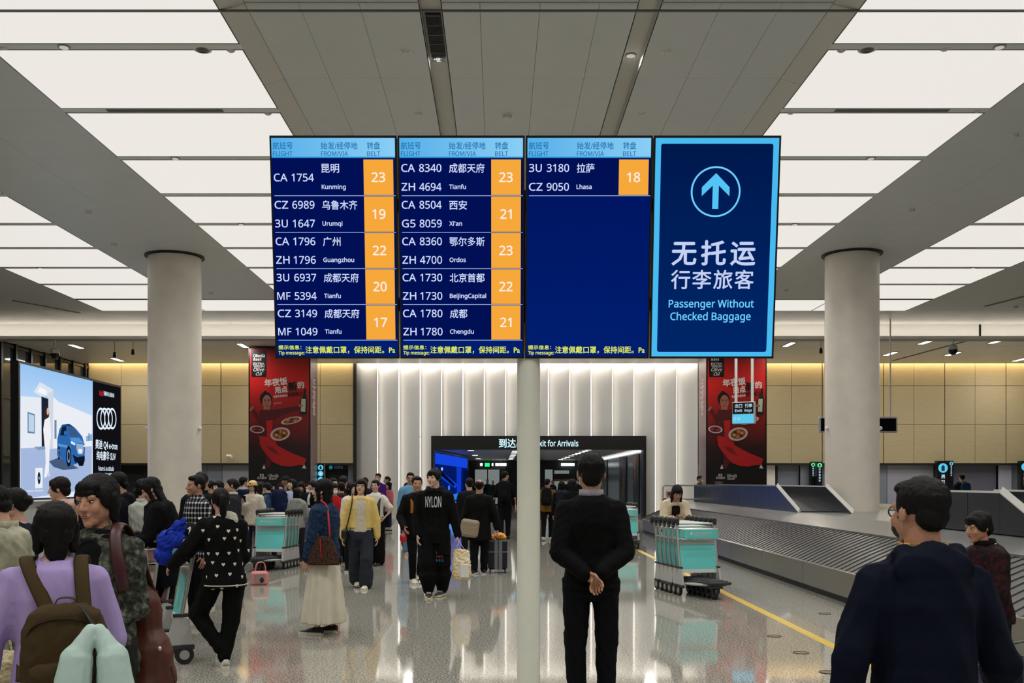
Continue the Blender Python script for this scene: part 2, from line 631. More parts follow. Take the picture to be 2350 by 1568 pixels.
def lower(px0, px1, me=M_lower, dy=.35, name='grey_panel'):
    x0, x1 = X(px0, DW), X(px1, DW)
    box(name, (x0 + .01, DW + dy, 0), (x1 - .01, DW + dy + .08, 2.3), me, wall_far)
M_open = mat('shaded_opening', (20, 22, 26), .7)  # near-black panel colour stands in for the shade inside open doorways
M_low2 = mat('grey_violet_panel', (150, 152, 164), .5)
for a, c, me_, dy in ((190, 262, M_lower, .35), (262, 318, M_open, .5), (318, 345, M_dark, .45), (345, 470, M_lower, .35), (470, 505, M_lower, .33), (505, 570, M_low2, .33),
                      (570, 725, M_lower, .35), (725, 744, M_lower, .3), (744, 796, M_open, .5), (796, 812, M_lower, .3),
                      (1600, 1762, M_lower, .35), (1762, 1784, M_trimw, .3), (1784, 1790, M_dark, .3), (1790, 1840, M_lower, .4), (1840, 1862, M_lower, .2), (1884, 1905, M_lower, .3),
                      (1905, 2042, M_lower, .3), (2042, 2150, M_low2, .3), (2186, 2300, mat('violet_recess', (104, 106, 122), .5), .5), (2300, 2330, mat('pale_jamb', (176, 178, 194), .4), .3), (2330, 2420, M_lower, .4)):
    lower(a, c, me_, dy)
# slot with strip lamps
M_warm = glow('warm_strip', (255, 228, 180), 50.0)
M_neut = glow('white_strip', (255, 244, 230), 72.0)
box('strip_lamp', (XL, DW - .22, 6.78), (-6.1, DW - .14, 6.82), M_warm, wall_far)
box('strip_lamp', (-5.95, DW - .22, 6.78), (8.4, DW - .14, 6.82), M_neut, wall_far)
box('strip_lamp', (8.5, DW - .22, 6.78), (XR, DW - .14, 6.82), M_warm, wall_far)

# fluted white wall: panels that start recessed beside a hidden strip lamp and come forward
PX0, PX1, PZ = -2.80, 6.20, 3.50
mb = MB()
mb.box((-5.99, DW + .28, 0), (PX0, DW + .5, 6.9)); mb.box((PX1, DW + .28, 0), (8.45, DW + .5, 6.9)); mb.box((PX0, DW + .28, PZ - .3), (PX1, DW + .5, 6.9))
wall_c = mb.build('wall_center', M_flute, kind='structure')
pitch = .9
nfl = 16
M_led = glow('vertical_strip', (255, 243, 228), 7.0)
for i in range(nfl):
    x0 = -5.99 + i * pitch
    x1 = min(x0 + pitch, 8.45)
    parts = [(0., 6.78)]
    if x1 > PX0 + .02 and x0 < PX1 - .02:
        parts = [(PZ, 6.78)]
        if x0 < PX0: parts.append((0, PZ, x0, PX0))
        if x1 > PX1: parts.append((0, PZ, PX1, x1))
    for p in parts:
        a, c = (x0, x1) if len(p) == 2 else p[2:]
        ya = DW + .20 - (a - x0) / pitch * .26; yb = DW + .20 - (c - x0) / pitch * .26
        q = []
        for s in range(9):
            u = s / 8
            xx = a + (c - a) * u
            fr = (xx - x0) / pitch
            q.append((xx, DW + .22 - .30 * (fr ** .72)))
        poly = q + [(c, DW + .28), (a, DW + .28)]
        mb = MB(); mb.prism(poly, p[0], p[1])
        mb.build('fluted_panel', M_flute, wall_c, smooth=True)
        if i > 0 and a == x0:
            box('strip_lamp', (x0 + .004, DW - .045, max(p[0], .05)), (x0 + .022, DW + .005, p[1] - .05), M_led, wall_c)

# --- exit portal and the corridor behind it
portal = thing('exit_portal', 'black exit gateway frame with lit arrivals lettering in the white wall', 'gateway', (0, 0, 0))
mb = MB()
mb.box((PX0, DW - .35, 2.93), (PX1, DW + .3, PZ))
mb.build('sign_band', M_black, portal)
box('jamb', (PX0, DW - .35, 0), (PX0 + .1, DW + .3, 2.93), M_black, portal)
box('jamb', (PX1 - .12, DW - .35, 0), (PX1, DW + .3, 2.93), M_black, portal)
M_cyanl = glow('cyan_white_letters', (205, 244, 255), 1.1)
dS = DW - .36
for s, pa, pb, sz in (('到达出口', 1145, 1222, .42), ('Exit for Arrivals', 1231, 1327, .34)):
    me = text_mesh(s, sz, .02, fitw=X(pb, dS) - X(pa, dS))
    obj('lettering', me, M_cyanl, portal, loc=(X(pa, dS), dS, Z(1018, dS)), rot=(math.pi / 2, 0, 0))
M_cor = mat('corridor_wall', (104, 110, 114), .2)
M_corc = mat('corridor_ceiling', (170, 170, 168), .4)
DE = 66.0
wl = box('wall_corridor_left', (PX0 - .25, DW + .5, 0), (PX0 - .05, DE, 2.98), M_cor, kind='structure')
wr = box('wall_corridor_right', (PX1 - .05, DW + .5, 0), (PX1 + .15, DE, 2.98), M_cor, kind='structure')
wc = box('ceiling_corridor', (PX0 - .25, DW + .3, 2.98), (PX1 + .15, DE + .2, 3.1), M_corc, kind='structure')
we = box('wall_corridor_end', (PX0 - .25, DE, 0), (PX1 + .15, DE + .2, 3.0), mat('end_wall', (30, 34, 36), .4), kind='structure')
M_lamp = glow('downlight_face', (255, 252, 244), 6.0)
cor_lamp = bpy.data.lights.new('corridor_lamp', 'SPOT'); cor_lamp.energy = 45; cor_lamp.spot_size = math.radians(140); cor_lamp.spot_blend = .9; cor_lamp.shadow_soft_size = .1
for x, ds in ((3.9, [43, 44.6, 46.4, 48.6, 50.6, 53, 56, 59, 62]), (.78, [45, 47, 49.2, 52, 55, 58, 61]), (-1.2, [44, 52, 60])):
    for kd, dd in enumerate(ds):
        t = thing('downlight', '%s round corridor downlight from the gateway, %s row' % (ORDN[kd], {3.9: 'right', .78: 'middle', -1.2: 'left'}[x]), 'downlight', (x, dd, 2.98), group='corridor downlights')
        MB().cyl((0, 0, -.02), (0, 0, 0), .17, n=20).build('trim_ring', M_grey, t)
        MB().cyl((0, 0, -.03), (0, 0, -.012), .14, n=20).build('lamp_face', M_lamp, t)
        l = bpy.data.objects.new('lamp', cor_lamp); COL.objects.link(l); l.parent = t; l.location = (0, 0, -.06)
# lit strip along the right corridor wall, posters on it
box('strip_lamp', (PX1 - .25, DW + .6, 2.86), (PX1 - .05, DE - 1, 2.93), glow('corridor_strip', (255, 255, 250), 1.2), wr)
def poster(y0, y1, label, cols):
    t = thing('wall_poster', label, 'poster', (PX1 - .06, (y0 + y1) / 2, 1.55))
    h = (y1 - y0) / 2
    box('backing', (-.04, -h, -1.35), (0, h, 1.25), mat('poster_dark', (17, 17, 26), .3), t)
    for k, (cy, cz, ry, rz_, c) in enumerate(cols):
        me = flat(oval(cy, cz, ry, rz_, 20))
        obj('print_shape', me, mat('print_%d_%d_%d' % c, c, .4), t, loc=(-.042 - k * .002, 0, 0), rot=(math.pi / 2, 0, -math.pi / 2))
poster(43.2, 45.0, 'dark wall poster with pale peach wing shapes inside the exit gateway', [(.3, .75, .5, .55, (150, 100, 84)), (-.2, .6, .22, .7, (190, 140, 120)), (.1, .2, .2, .7, (70, 54, 64)), (-.4, .9, .3, .3, (214, 170, 150))])
poster(47.6, 50.2, 'dark blue wall poster with a red and orange flame shape inside the exit gateway', [(.5, .3, .35, .9, (120, 44, 28)), (.55, .9, .3, .4, (140, 30, 60)), (.45, -.2, .3, .5, (150, 76, 34)), (-.6, .2, .3, .6, (36, 34, 70))])
poster(56, 59, 'dark wall poster farthest down the corridor beyond the exit gateway', [(.2, .2, .4, .8, (80, 40, 40))])
# end of the corridor: glazed doors, lamps, exit sign
M_pale = mat('frosted_pane', (150, 158, 156), .3, emit=.0)
M_paneg = glow('lit_frosted_pane', (150, 160, 158), .55)
for i, (px0, px1, py0) in enumerate(((1090, 1118, 1078), (1120, 1146, 1078), (1250, 1268, 1078), (1272, 1306, 1080), (1326, 1340, 1062))):
    t = thing('glass_door', ('frosted glass door leaf at the corridor end, left of the green exit sign', 'frosted glass door leaf at the corridor end, right of the green exit sign', 'narrow frosted glass pane at the corridor end just right of the white pole',
                             'frosted glass door with a dark and yellow notice at the corridor end', 'frosted glass pane at the corridor end nearest the right corridor wall')[i], 'door', (X((px0 + px1) / 2, DE), DE, 0))
    w = (X(px1, DE) - X(px0, DE)) / 2
    zt = Z(py0, DE)
    box('pane', (-w, -.06, .1), (w, -.03, zt), M_paneg, t)
    mb = MB(); mb.box((-w - .05, -.08, 0), (-w, 0, zt + .05)); mb.box((w, -.08, 0), (w + .05, 0, zt + .05)); mb.box((-w, -.08, zt), (w, 0, zt + .08))
    mb.build('frame', M_dark, t)
    if i == 3:
        box('notice', (-.5, -.1, 1.75), (.5, -.07, 2.1), M_black, t)
        box('notice_stripe', (-.5, -.1, 1.6), (.5, -.07, 1.75), mat('notice_yellow', (170, 120, 30), .5), t)
t = thing('exit_sign', 'small green lit exit sign hanging at the corridor end', 'sign', (X(1118, DE - 1), DE - 1, Z(1067, DE - 1)))
box('casing', (-.3, 0, -.18), (.3, .08, .18), M_black, t)
box('hanger', (-.02, .02, .18), (.02, .06, 2.98 - Z(1067, DE - 1)), M_dark, t)
box('lit_face', (-.16, -.02, -.12), (.16, 0, .12), glow('exit_green', (40, 230, 130), 1.3), t)
for k, (a, c) in enumerate(((1102, 1112), (1123, 1132), (1137, 1145), (1146, 1162), (1288, 1318))):
    t = thing('lamp_bar', 'white lamp bar high at the corridor end, number %s from the left' % ('one', 'two', 'three', 'four', 'five')[k], 'lamp', (X((a + c) / 2, DE - .6), DE - .6, min(Z(1066, DE - .6), 2.7)))
    w = (X(c, DE) - X(a, DE)) / 2
    MB().tube([(-w, 0, 0), (w, 0, 0)], .1, 10).build('tube', glow('lamp_bar_face', (240, 255, 250), 2.2), t)
    box('bracket', (-.05, 0, 0), (.05, .05, 2.98 - t.location.z), M_dark, t)
box('dark_portal', (X(1160, DE), DE - .3, 0), (X(1250, DE), DE - .1, Z(1058, DE)), M_black, we)
# blue video wall on the left side of the corridor
A, B = Vector((PX0 + .08, DW + .4, 0)), Vector((-1.62, 54, 0))
L = (B - A).length
ang = math.atan2(B.y - A.y, B.x - A.x)
t = thing('video_wall', 'large blue video wall on the left side inside the exit gateway', 'screen', A, rot=(math.pi / 2, 0, ang))
def bl(n, pts, c, e, k):
    obj(n, flat(pts), glow('blue_%d_%d_%d' % c, c, e), t, loc=(0, 0, .02 + k * .004))
box('casing', (0, .15, -.08), (L, 2.95, .01), M_black, t)
bl('screen_area', [(.1, .3), (L - .4, .3), (L - .4, 2.85), (.1, 2.85)], (4, 24, 96), 1., 0)
bl('image_shape', [(.1, 2.35), (L * .95, 2.3), (L * .95, 2.82), (.1, 2.82)], (20, 70, 220), 1., 1)
bl('image_shape', [(L * .6, .4), (L * .72, .4), (L * .74, 2.3), (L * .58, 2.3)], (10, 56, 200), 1., 2)
bl('image_shape', [(.2, 1.9), (L * .55, 1.25), (L * .6, 1.45), (.2, 2.25)], (16, 64, 210), 1., 3)
bl('image_shape', [(.6, 2.0), (L * .5, 1.35), (L * .52, 1.45), (.9, 2.2)], (2, 8, 30), 1., 4)
bl('image_shape', [(L * .2, .55), (L * .95, .85), (L * .95, 1.1), (L * .4, .95)], (30, 130, 235), 1., 5)
bl('image_shape', [(L * .36, .32), (L * .55, .32), (L * .56, .62), (L * .34, .62)], (80, 140, 235), 1., 6)
bl('image_shape', oval(L * .35, 1.3, .35, .12), (60, 120, 240), 1., 7)
bl('image_shape', oval(L * .16, 2.15, .3, .08), (150, 200, 255), 1., 8)
bl('image_shape', [(L * .78, .32), (L * .96, .32), (L * .96, 2.2), (L * .78, 2.2)], (2, 14, 60), 1., 9)

# --- left glass wall with mullions
win = box('window_1', (XL - 2.2, YB, 0), (XL - 2.0, DW + 1, 6.95), mat('outer_wall', (54, 56, 52), .8), kind='structure')
ms = [34.55, 35.6, 36.75, 37.9, 39.2, 40.4, 41.6]
for k in range(len(ms)):
    box('mullion', (XL - .12, ms[k] - .06, 0), (XL + .1, ms[k] + .06, HC), M_black, win)
    y1 = ms[k + 1] if k + 1 < len(ms) else DW
    for z0, z1 in ((.1, 2.4), (2.5, 4.5), (4.6, 6.35)):
        box('pane', (XL - .03, ms[k] + .06, z0), (XL - .01, y1 - .06, z1), M_glassd, win)
for z in (0, 2.4, 4.5, 6.35):
    box('transom', (XL - .1, 34.6, z), (XL + .05, DW, z + .1), M_black, win)
box('wall_left', (XL - .3, YB, 0), (XL, 34.4, 6.95), mat('side_wall', (120, 118, 112), .6), kind='structure')
box('wall_right', (XR, YB, 0), (XR + .2, DW + .9, 7), mat('side_wall', (150, 148, 140), .6), kind='structure')
box('wall_back', (XL - 2, YB - .2, 0), (XR, YB, 7), mat('side_wall', (150, 148, 140), .6), kind='structure')

# --- columns
def column(px, d, label):
    t = thing('column', label, 'column', (X(px, d), d, 0), group='round stone columns')
    r = .56
    MB().cyl((0, 0, 0), (0, 0, 6.46), r, n=64).build('shaft', M_stone, t, smooth=True)
    MB().cyl((0, 0, 6.475), (0, 0, 6.5), r + .07, n=64).build('collar', mat('collar', (34, 34, 36), .5), t, smooth=True)
    MB().cyl((0, 0, 0), (0, 0, .15), r + .02, n=64).build('base_ring', M_steel, t, smooth=True)
    for s in (-1, 1):
        MB().ell((s * (r + .015), -.1, Z(984, d)), .045).build('small_sensor', M_trimw, t)
column(401, 21.7, 'round grey stone column behind the crowd, beside the glowing advertising screen')
column(1955, 21.5, 'round grey stone column rising from the baggage carousel')

# --- recessed downlights in the dividers of the luminous strips and in the two slots, with spots added under them to brighten the hall
M_ring = mat('lamp_ring', (150, 150, 146), .4)
M_lens = glow('lamp_lens', (255, 250, 240), .5)
fill_data = bpy.data.lights.new('downlight_fill', 'SPOT')
fill_data.energy = FILL_W
fill_data.spot_size = math.radians(150)
fill_data.spot_blend = .9
fill_data.shadow_soft_size = .12
fill_data.color = (1, .985, .955)
ring_me = MB().cyl((0, 0, -.012), (0, 0, .02), .07, n=20).mesh('trim_ring'); ring_me.materials.append(M_ring)
lens_me = MB().cyl((0, 0, -.016), (0, 0, -.008), .05, n=16).mesh('lens'); lens_me.materials.append(M_lens)
def downlight(x, y, z, label, group):
    t = thing('recessed_downlight', label, 'downlight', (x, y, z), group=group)
    obj('trim_ring', ring_me, None, t)
    obj('lens', lens_me, None, t)
    l = bpy.data.objects.new('lamp', fill_data); COL.objects.link(l); l.parent = t; l.location = (0, 0, -.05)  # added fill spot; the disc itself only glows dimly
for x0, x1, where in STRIPS:
    for k in range(0, len(DV) - 1, 2):
        downlight(x0 + (x1 - x0) * (.30 if x0 < 0 else .70), DV[k], 6.5, ('%s round downlight from the camera, ceiling strip %s' % (ORDN[(k - 12) // 2], where)) if k >= 12 else 'round downlight behind the picture edge, ceiling strip ' + where, 'downlights on the dividers ' + where)
for x in (-.71, 1.585):
    for ky, y in enumerate((-10, -6, -2, 2, 6.5, 11.9, 16, 20, 24.5)):
        downlight(x, y, 6.695, ('%s round downlight from the camera in the %s ceiling slot' % (ORDN[max(0, ky - 5)], 'left' if x < 0 else 'right')) if ky > 4 else 'round downlight behind the picture edge in the %s slot' % ('left' if x < 0 else 'right'), 'downlights in the ceiling slots')
# ------------------------------------------------------------------ display board on its pole
d_t, d_b = 6.21, 6.39
zt, zb = Z(311.5, d_t), Z(823, d_b)
Hb = math.hypot(zt - zb, d_b - d_t)
tilt = math.atan2(d_b - d_t, zt - zb)
x_l, x_r = X(617, d_t), X(1794, d_t)
SW = (x_r - x_l) / 4
PXU = SW / 294.25              # metres per photo pixel across the board
PYU = Hb / 511.5               # and down it
M_bez = mat('bezel', (6, 6, 8), .35)
def scr(i, name, label):
    """screen thing; local axes: x right, y up the face, z towards the viewer; origin top left"""
    t = thing(name, label, 'screen', (x_l + i * SW, d_t, zt), rot=(math.pi / 2 - tilt * -1, 0, 0))
    mb = MB(); mb.bbox((.004, -Hb, -.085), (SW - .004, 0, -.002), .006)
    mb.build('casing', M_bez, t)
    mb = MB()
    for a, c in (((.004, -Hb, -.004), (.0135, 0, .006)), ((SW - .0135, -Hb, -.004), (SW - .004, 0, .006)), ((.004, -.0135, -.004), (SW - .004, 0, .006)), ((.004, -Hb, -.004), (SW - .004, -Hb + .0135, .006))):
        mb.box(a, c)
    mb.build('bezel', M_bez, t)
    return t
def rect(par, x0, y0, x1, y1, me, k=1, name='tile'):
    """rectangle in screen pixels (x right, y down)"""
    return obj(name, flat([(x0 * PXU, -y0 * PYU), (x1 * PXU, -y0 * PYU), (x1 * PXU, -y1 * PYU), (x0 * PXU, -y1 * PYU)]), me, par, loc=(0, 0, k * .0006))
def word(par, s, x, y, h, me, bold=0., w=None, align='L', k=3, name='lettering', shear=0.):
    """h: cap height / character height in screen pixels"""
    cjk = any(ord(ch) > 0x2e80 for ch in s)
    sz = h * PXU / (.88 if cjk else .70)
    return obj(name, text_mesh(s, sz, bold, w * PXU if w else None, align, shear=shear), me, par, loc=(x * PXU, -y * PYU, k * .0006))
# screen picture: deep blue with a faint gradient of the panel itself
def grad(name, c0, c1, axis=1, p0=0., p1=1., s=1.):
    m = bpy.data.materials.new(name)
    m.use_nodes = True
    nt = m.node_tree; nt.nodes.clear()
    tc = nt.nodes.new('ShaderNodeTexCoord'); sp = nt.nodes.new('ShaderNodeSeparateXYZ'); mr = nt.nodes.new('ShaderNodeMapRange')
    mx = nt.nodes.new('ShaderNodeMix'); mx.data_type = 'RGBA'; e = nt.nodes.new('ShaderNodeEmission'); o = nt.nodes.new('ShaderNodeOutputMaterial')
    nt.links.new(tc.outputs['Generated'], sp.inputs[0]); nt.links.new(sp.outputs[axis], mr.inputs[0])
    mr.inputs[1].default_value = p0; mr.inputs[2].default_value = p1
    nt.links.new(mr.outputs[0], mx.inputs[0])
    mx.inputs[6].default_value = lin(c0); mx.inputs[7].default_value = lin(c1)
    nt.links.new(mx.outputs[2], e.inputs[0]); e.inputs[1].default_value = s
    nt.links.new(e.outputs[0], o.inputs[0])
    return m
M_blue = grad('screen_blue', (0, 30, 112), (0, 18, 92), 1)
M_row = glow('row_blue', (1, 16, 84), 1.)
M_head = grad('header_blue', (70, 168, 230), (140, 208, 246), 0, -.2, 1.1)
M_hline = glow('header_edge', (40, 140, 215), 1.)
M_htxt = glow('header_text', (14, 108, 168), 1.)
M_lett = glow('flight_text', (206, 218, 255), 1.)
M_or = glow('belt_orange', (246, 168, 58), 1.)
M_num = glow('belt_number', (252, 236, 226), 1.)
M_rule = glow('row_rule', (176, 196, 240), 1.)
M_tip = glow('tip_yellow', (226, 238, 96), 1.)

def flights(i, label, data):
    t = scr(i, 'flight_screen', label)
    face = rect(t, 5, 5, 289, 508, M_blue, 1, 'display')
    rect(face, 5, 5, 289, 48, M_head, 1, 'header_bar')
    rect(face, 5, 47, 289, 50, M_hline, 2, 'header_edge')
    for s, x, w in (('航班号', 8.5, 45.5), ('始发/经停地', 119, 84), ('转盘', 225, 29.5)):
        word(face, s, x, 23, 15.5, M_htxt, .006, w)
    for s, x, w in (('FLIGHT', 8.5, 45), ('FROM/VIA', 119, 62), ('BELT', 225, 30)):
        word(face, s, x, 40.5, 10, M_htxt, .008, w)
    for r, (codes, cn, en, belt) in enumerate(data):
        y0 = 51 + 83.3 * r
        rect(face, 5, y0, 289, y0 + 82.5, M_row, 1, 'flight_row')
        rect(face, 9, y0 + 83.6, 289, y0 + 84.8, M_rule, 3, 'rule')
        rect(face, 216, y0 + 2.5, 284.5, y0 + 82.5, M_or, 2, 'belt_tile')
        word(face, belt, 250, y0 + 42.5, 21, M_num, .018, None, 'C', name='belt_number')
        ys = (21.5, 64) if len(codes) == 2 else (43,)
        for (al, nu), yy in zip(codes, ys):
            word(face, al, 9, y0 + yy, 17, M_lett, .010, 31 if al != '3U' else 29, name='flight_code')
            word(face, nu, 50, y0 + yy, 17, M_lett, .010, 51, name='flight_code')
        word(face, cn, 119, y0 + 22.5, 20, M_lett, .010, 20.3 * len(cn), name='city_name')
        word(face, en, 119, y0 + 64, 9.6, M_lett, .022, None, name='city_name')
    word(face, '提示信息：', 8.5, 485.7, 9.6, M_tip, .02, 54, name='tip_text')
    word(face, 'Tip message:', 8.5, 498, 7.6, M_tip, .02, 61, name='tip_text')
    word(face, '注意佩戴口罩，保持间距。Pa', 72, 491.5, 16, M_tip, .016, 211, name='tip_text')
    return t
flights(0, 'flight screen farthest left on the board, first row Kunming belt 23', [
    ([('CA', '1754')], '昆明', 'Kunming', '23'), ([('CZ', '6989'), ('3U', '1647')], '乌鲁木齐', 'Urumqi', '19'),
    ([('CA', '1796'), ('ZH', '1796')], '广州', 'Guangzhou', '22'), ([('3U', '6937'), ('MF', '5394')], '成都天府', 'Tianfu', '20'),
    ([('CZ', '3149'), ('MF', '1049')], '成都天府', 'Tianfu', '17')])
flights(1, 'second flight screen of the board, rows from Tianfu to Chengdu', [
    ([('CA', '8340'), ('ZH', '4694')], '成都天府', 'Tianfu', '23'), ([('CA', '8504'), ('G5', '8059')], '西安', "Xi'an", '21'),
    ([('CA', '8360'), ('ZH', '4700')], '鄂尔多斯', 'Ordos', '23'), ([('CA', '1730'), ('ZH', '1730')], '北京首都', 'BeijingCapital', '22'),
    ([('CA', '1780'), ('ZH', '1780')], '成都', 'Chengdu', '21')])
flights(2, 'third flight screen of the board, mostly empty blue with one Lhasa row', [([('3U', '3180'), ('CZ', '9050')], '拉萨', 'Lhasa', '18')])

t = scr(3, 'direction_screen', 'direction screen at the right end of the board with a circled up arrow')
M_cy = glow('sign_cyan', (72, 186, 240), 1.)
M_nv = grad('sign_navy', (0, 38, 104), (0, 24, 76), 1)
M_pale4 = glow('sign_letters', (196, 208, 244), 1.)
M_cyt = glow('sign_cyan_text', (110, 208, 255), 1.)
face = rect(t, 5, 5, 289, 508, M_cy, 1, 'display')
obj('dark_field', flat([(x * PXU, -y * PYU) for x, y in rrect(18, 18, 276, 496, 5)]), M_nv, face, loc=(0, 0, .0006))
cx, cy = 146, 126
mb = MB()
n = 64
ring = [[((cx + r * math.cos(2 * math.pi * i / n)) * PXU, (-cy + r * math.sin(2 * math.pi * i / n)) * PYU, 0) for i in range(n)] for r in (53.5, 57.5)]
mb.loft(ring, False)
mb.build('ring', M_cyt, face, loc=(0, 0, .0016))
arrow = [(cx, cy - 42), (cx + 32, cy - 10), (cx + 32, cy + 10), (cx + 7, cy - 14), (cx + 7, cy + 39), (cx - 7, cy + 39), (cx - 7, cy - 14), (cx - 32, cy + 10), (cx - 32, cy - 10)]
mb = MB(); mb.prism([(x * PXU, -y * PYU) for x, y in arrow], 0, .0006)
mb.build('arrow', glow('sign_arrow', (84, 196, 246), 1.), face, loc=(0, 0, .0012))
for k, ch in enumerate('无托运'):
    word(face, ch, 145 + (k - 1) * 68.5, 267, 54, M_pale4, .022, None, 'C')
for k, ch in enumerate('行李旅客'):
    word(face, ch, 144 + (k - 1.5) * 49.5, 328, 42, M_pale4, .012, None, 'C')
word(face, 'Passenger Without', 143, 383, 17, M_cyt, .014, 199, 'C')
word(face, 'Checked Baggage', 142, 412.5, 17, M_cyt, .014, 188, 'C')

t = thing('sign_pole', 'white round pole carrying the flight display board', 'pole', (X(1213, 6.47), 6.47, 0))
MB().cyl((0, 0, 0), (0, 0, 2.62), .0745, n=48).build('shaft', M_pole, t, smooth=True)
mb = MB(); mb.box((-1.5, .04, 2.72), (1.5, .1, 2.80)); mb.box((-1.5, -.035, 3.35), (1.5, .02, 3.43)); mb.box((-.06, .02, 2.6), (.06, .09, 3.5))
mb.build('mounting_rail', M_dark, t)
MB().cyl((0, 0, 0), (0, 0, .02), .16, n=32).build('foot_plate', M_steel, t)
# ------------------------------------------------------------------ baggage carousel
M_slat = mat('rubber_slat', (66, 66, 65), .34, var=.18, vscale=6, rgb2=(86, 85, 82))
M_deck = mat('deck_steel', (160, 160, 158), .25, .8)
M_hoodp = mat('hood_steel', (104, 108, 116), .24, .9)
M_kick = mat('kick_black', (12, 12, 13), .5)
M_wtrim = mat('white_edge', (214, 213, 208), .4)
car = thing('baggage_carousel', 'long steel baggage carousel with black slatted belt and sloping deck', 'carousel', (0, 0, 0))
XO, XI, XD = 4.5, 5.4, 6.2
ZO, ZI, ZD = .42, .81, .96
Y0, Y1, CXc = 3.2, 31.0, 8.6
def path(off, n_arc=36):
    """plan points of the loop at distance off inward from the outer rim: near end, left straight, far half circle, right straight"""
    P = [(XO + off, Y0), (XO + off, Y1)]
    R = CXc - (XO + off)
    for i in range(1, n_arc):
        a = math.pi - math.pi * i / n_arc
        P.append((CXc + R * math.cos(a), Y1 + R * math.sin(a)))
    P += [(2 * CXc - XO - off, Y1), (2 * CXc - XO - off, Y0)]
    return P
def strip(o0, z0, o1, z1, name, me, th=.01):
    a, c = path(o0), path(o1)
    mb = MB()
    R = []
    for p, q in zip(a, c):
        R.append([(p[0], p[1], z0), (q[0], q[1], z1), (q[0], q[1], z1 - th), (p[0], p[1], z0 - th)])
    mb.loft(R)
    return mb.build(name, me, car, smooth=True)
strip(.07, .02, .09, .12, 'kick_plate', M_kick, .02)
# outer fascia in sheets
a = path(0)
segs = [(XO, y) for y in np.arange(Y0, Y1, 2.3)] + [(XO, Y1)]
def fascia(p, q):
    mb = MB()
    n = Vector((q[1] - p[1], -(q[0] - p[0]), 0)).normalized()
    P, Q = Vector((p[0], p[1], 0)), Vector((q[0], q[1], 0))
    e = (Q - P).normalized() * .006
    P += e; Q -= e
    prof = [(0, ZO), (0, .10), (-.05, .07), (-.09, .07), (-.09, ZO - .02), (-.03, ZO + .012)]
    def ring(B):
        return [B - n * o * -1 * -1 + Vector((0, 0, z)) if False else B + n * o + Vector((0, 0, z)) for o, z in prof]
    mb.loft([ring(P)[::-1], ring(Q)[::-1]])
    mb.build('rim_sheet', M_steel, car)
for i in range(len(segs) - 1):
    fascia(segs[i + 1], segs[i])
pa = path(0, 12)[1:14]
for i in range(len(pa) - 1):
    fascia(pa[i + 1], pa[i])
# slats: overlapping plates across the belt
def slat(p, q, t, name='slat'):
    """p outer point, q inner point, t direction of travel"""
    mb = MB()
    P, Q, T = Vector(p), Vector(q), Vector(t).normalized()
    w = .112
    up = Vector((0, 0, 1))
    R = []
    for k in range(5):
        u = k / 4
        c = P.lerp(Q, u) + T * (.03 * math.sin(math.pi * u)) + up * (.012 * math.sin(math.pi * u))
        R.append([c - T * (w - .012) + up * .012, c + T * w - up * .002, c + T * w - up * .012, c - T * (w - .012) + up * .002])
    mb.loft([r[::-1] for r in R])
    return mb
proto = slat((XO + .02, 0, ZO), (XI, 0, ZI), (0, 1, 0)).mesh('slat')
proto.materials.append(M_slat)
y = Y0 + .1
while y < Y1:
    obj('slat', proto, None, car, loc=(0, y, 0))
    y += .2
R0 = CXc - XO
na = 62
for i in range(na // 2 + 6):
    a = math.pi - math.pi * (i + .5) / na
    c, s = math.cos(a), math.sin(a)
    p = (CXc + (R0 - .02) * c, Y1 + (R0 - .02) * s, ZO); q = (CXc + (CXc - XI) * c, Y1 + (CXc - XI) * s, ZI)
    slat(p, q, (s, -c, 0)).build('slat', M_slat, car)
strip(.02, ZO - .03, XI - XO, ZI - .03, 'belt_bed', M_kick, .02)
# sloping deck in sheets, flat top island
ys = list(np.arange(Y0, Y1, 3.1)) + [Y1]
for i in range(len(ys) - 1):
    mb = MB()
    y0, y1 = ys[i] + .004, ys[i + 1] - .004
    P = [(XI - .01, ZI + .03), (XD, ZD), (XD, ZD - .02), (XI - .01, ZI + .005)]
    mb.loft([[(x, y0, z) for x, z in P], [(x, y1, z) for x, z in P]])
    mb.build('deck_sheet', M_deck, car)
    xe = 2 * CXc - XD
    box('island_sheet', (XD + .004, y0, ZD - .03), (xe, y1, ZD), M_deck, car)
mb = MB()
pts = [(CXc + (CXc - XI + .01) * math.cos(math.pi - math.pi * i / 24), Y1 + (CXc - XI + .01) * math.sin(math.pi - math.pi * i / 24)) for i in range(25)]
pt2 = [(CXc + (CXc - XD) * math.cos(math.pi - math.pi * i / 24), Y1 + (CXc - XD) * math.sin(math.pi - math.pi * i / 24)) for i in range(25)]
mb.loft([[(p[0], p[1], ZI + .03), (q[0], q[1], ZD), (q[0], q[1], ZD - .02), (p[0], p[1], ZI)] for p, q in zip(pts, pt2)])
mb.build('deck_end', M_deck, car)
mb = MB(); mb.prism(pt2, ZD - .03, ZD); mb.build('island_end', M_deck, car)
box('core', (XI + .2, Y0, .02), (2 * CXc - XI - .2, Y1 + 2, ZI - .1), M_kick, car)

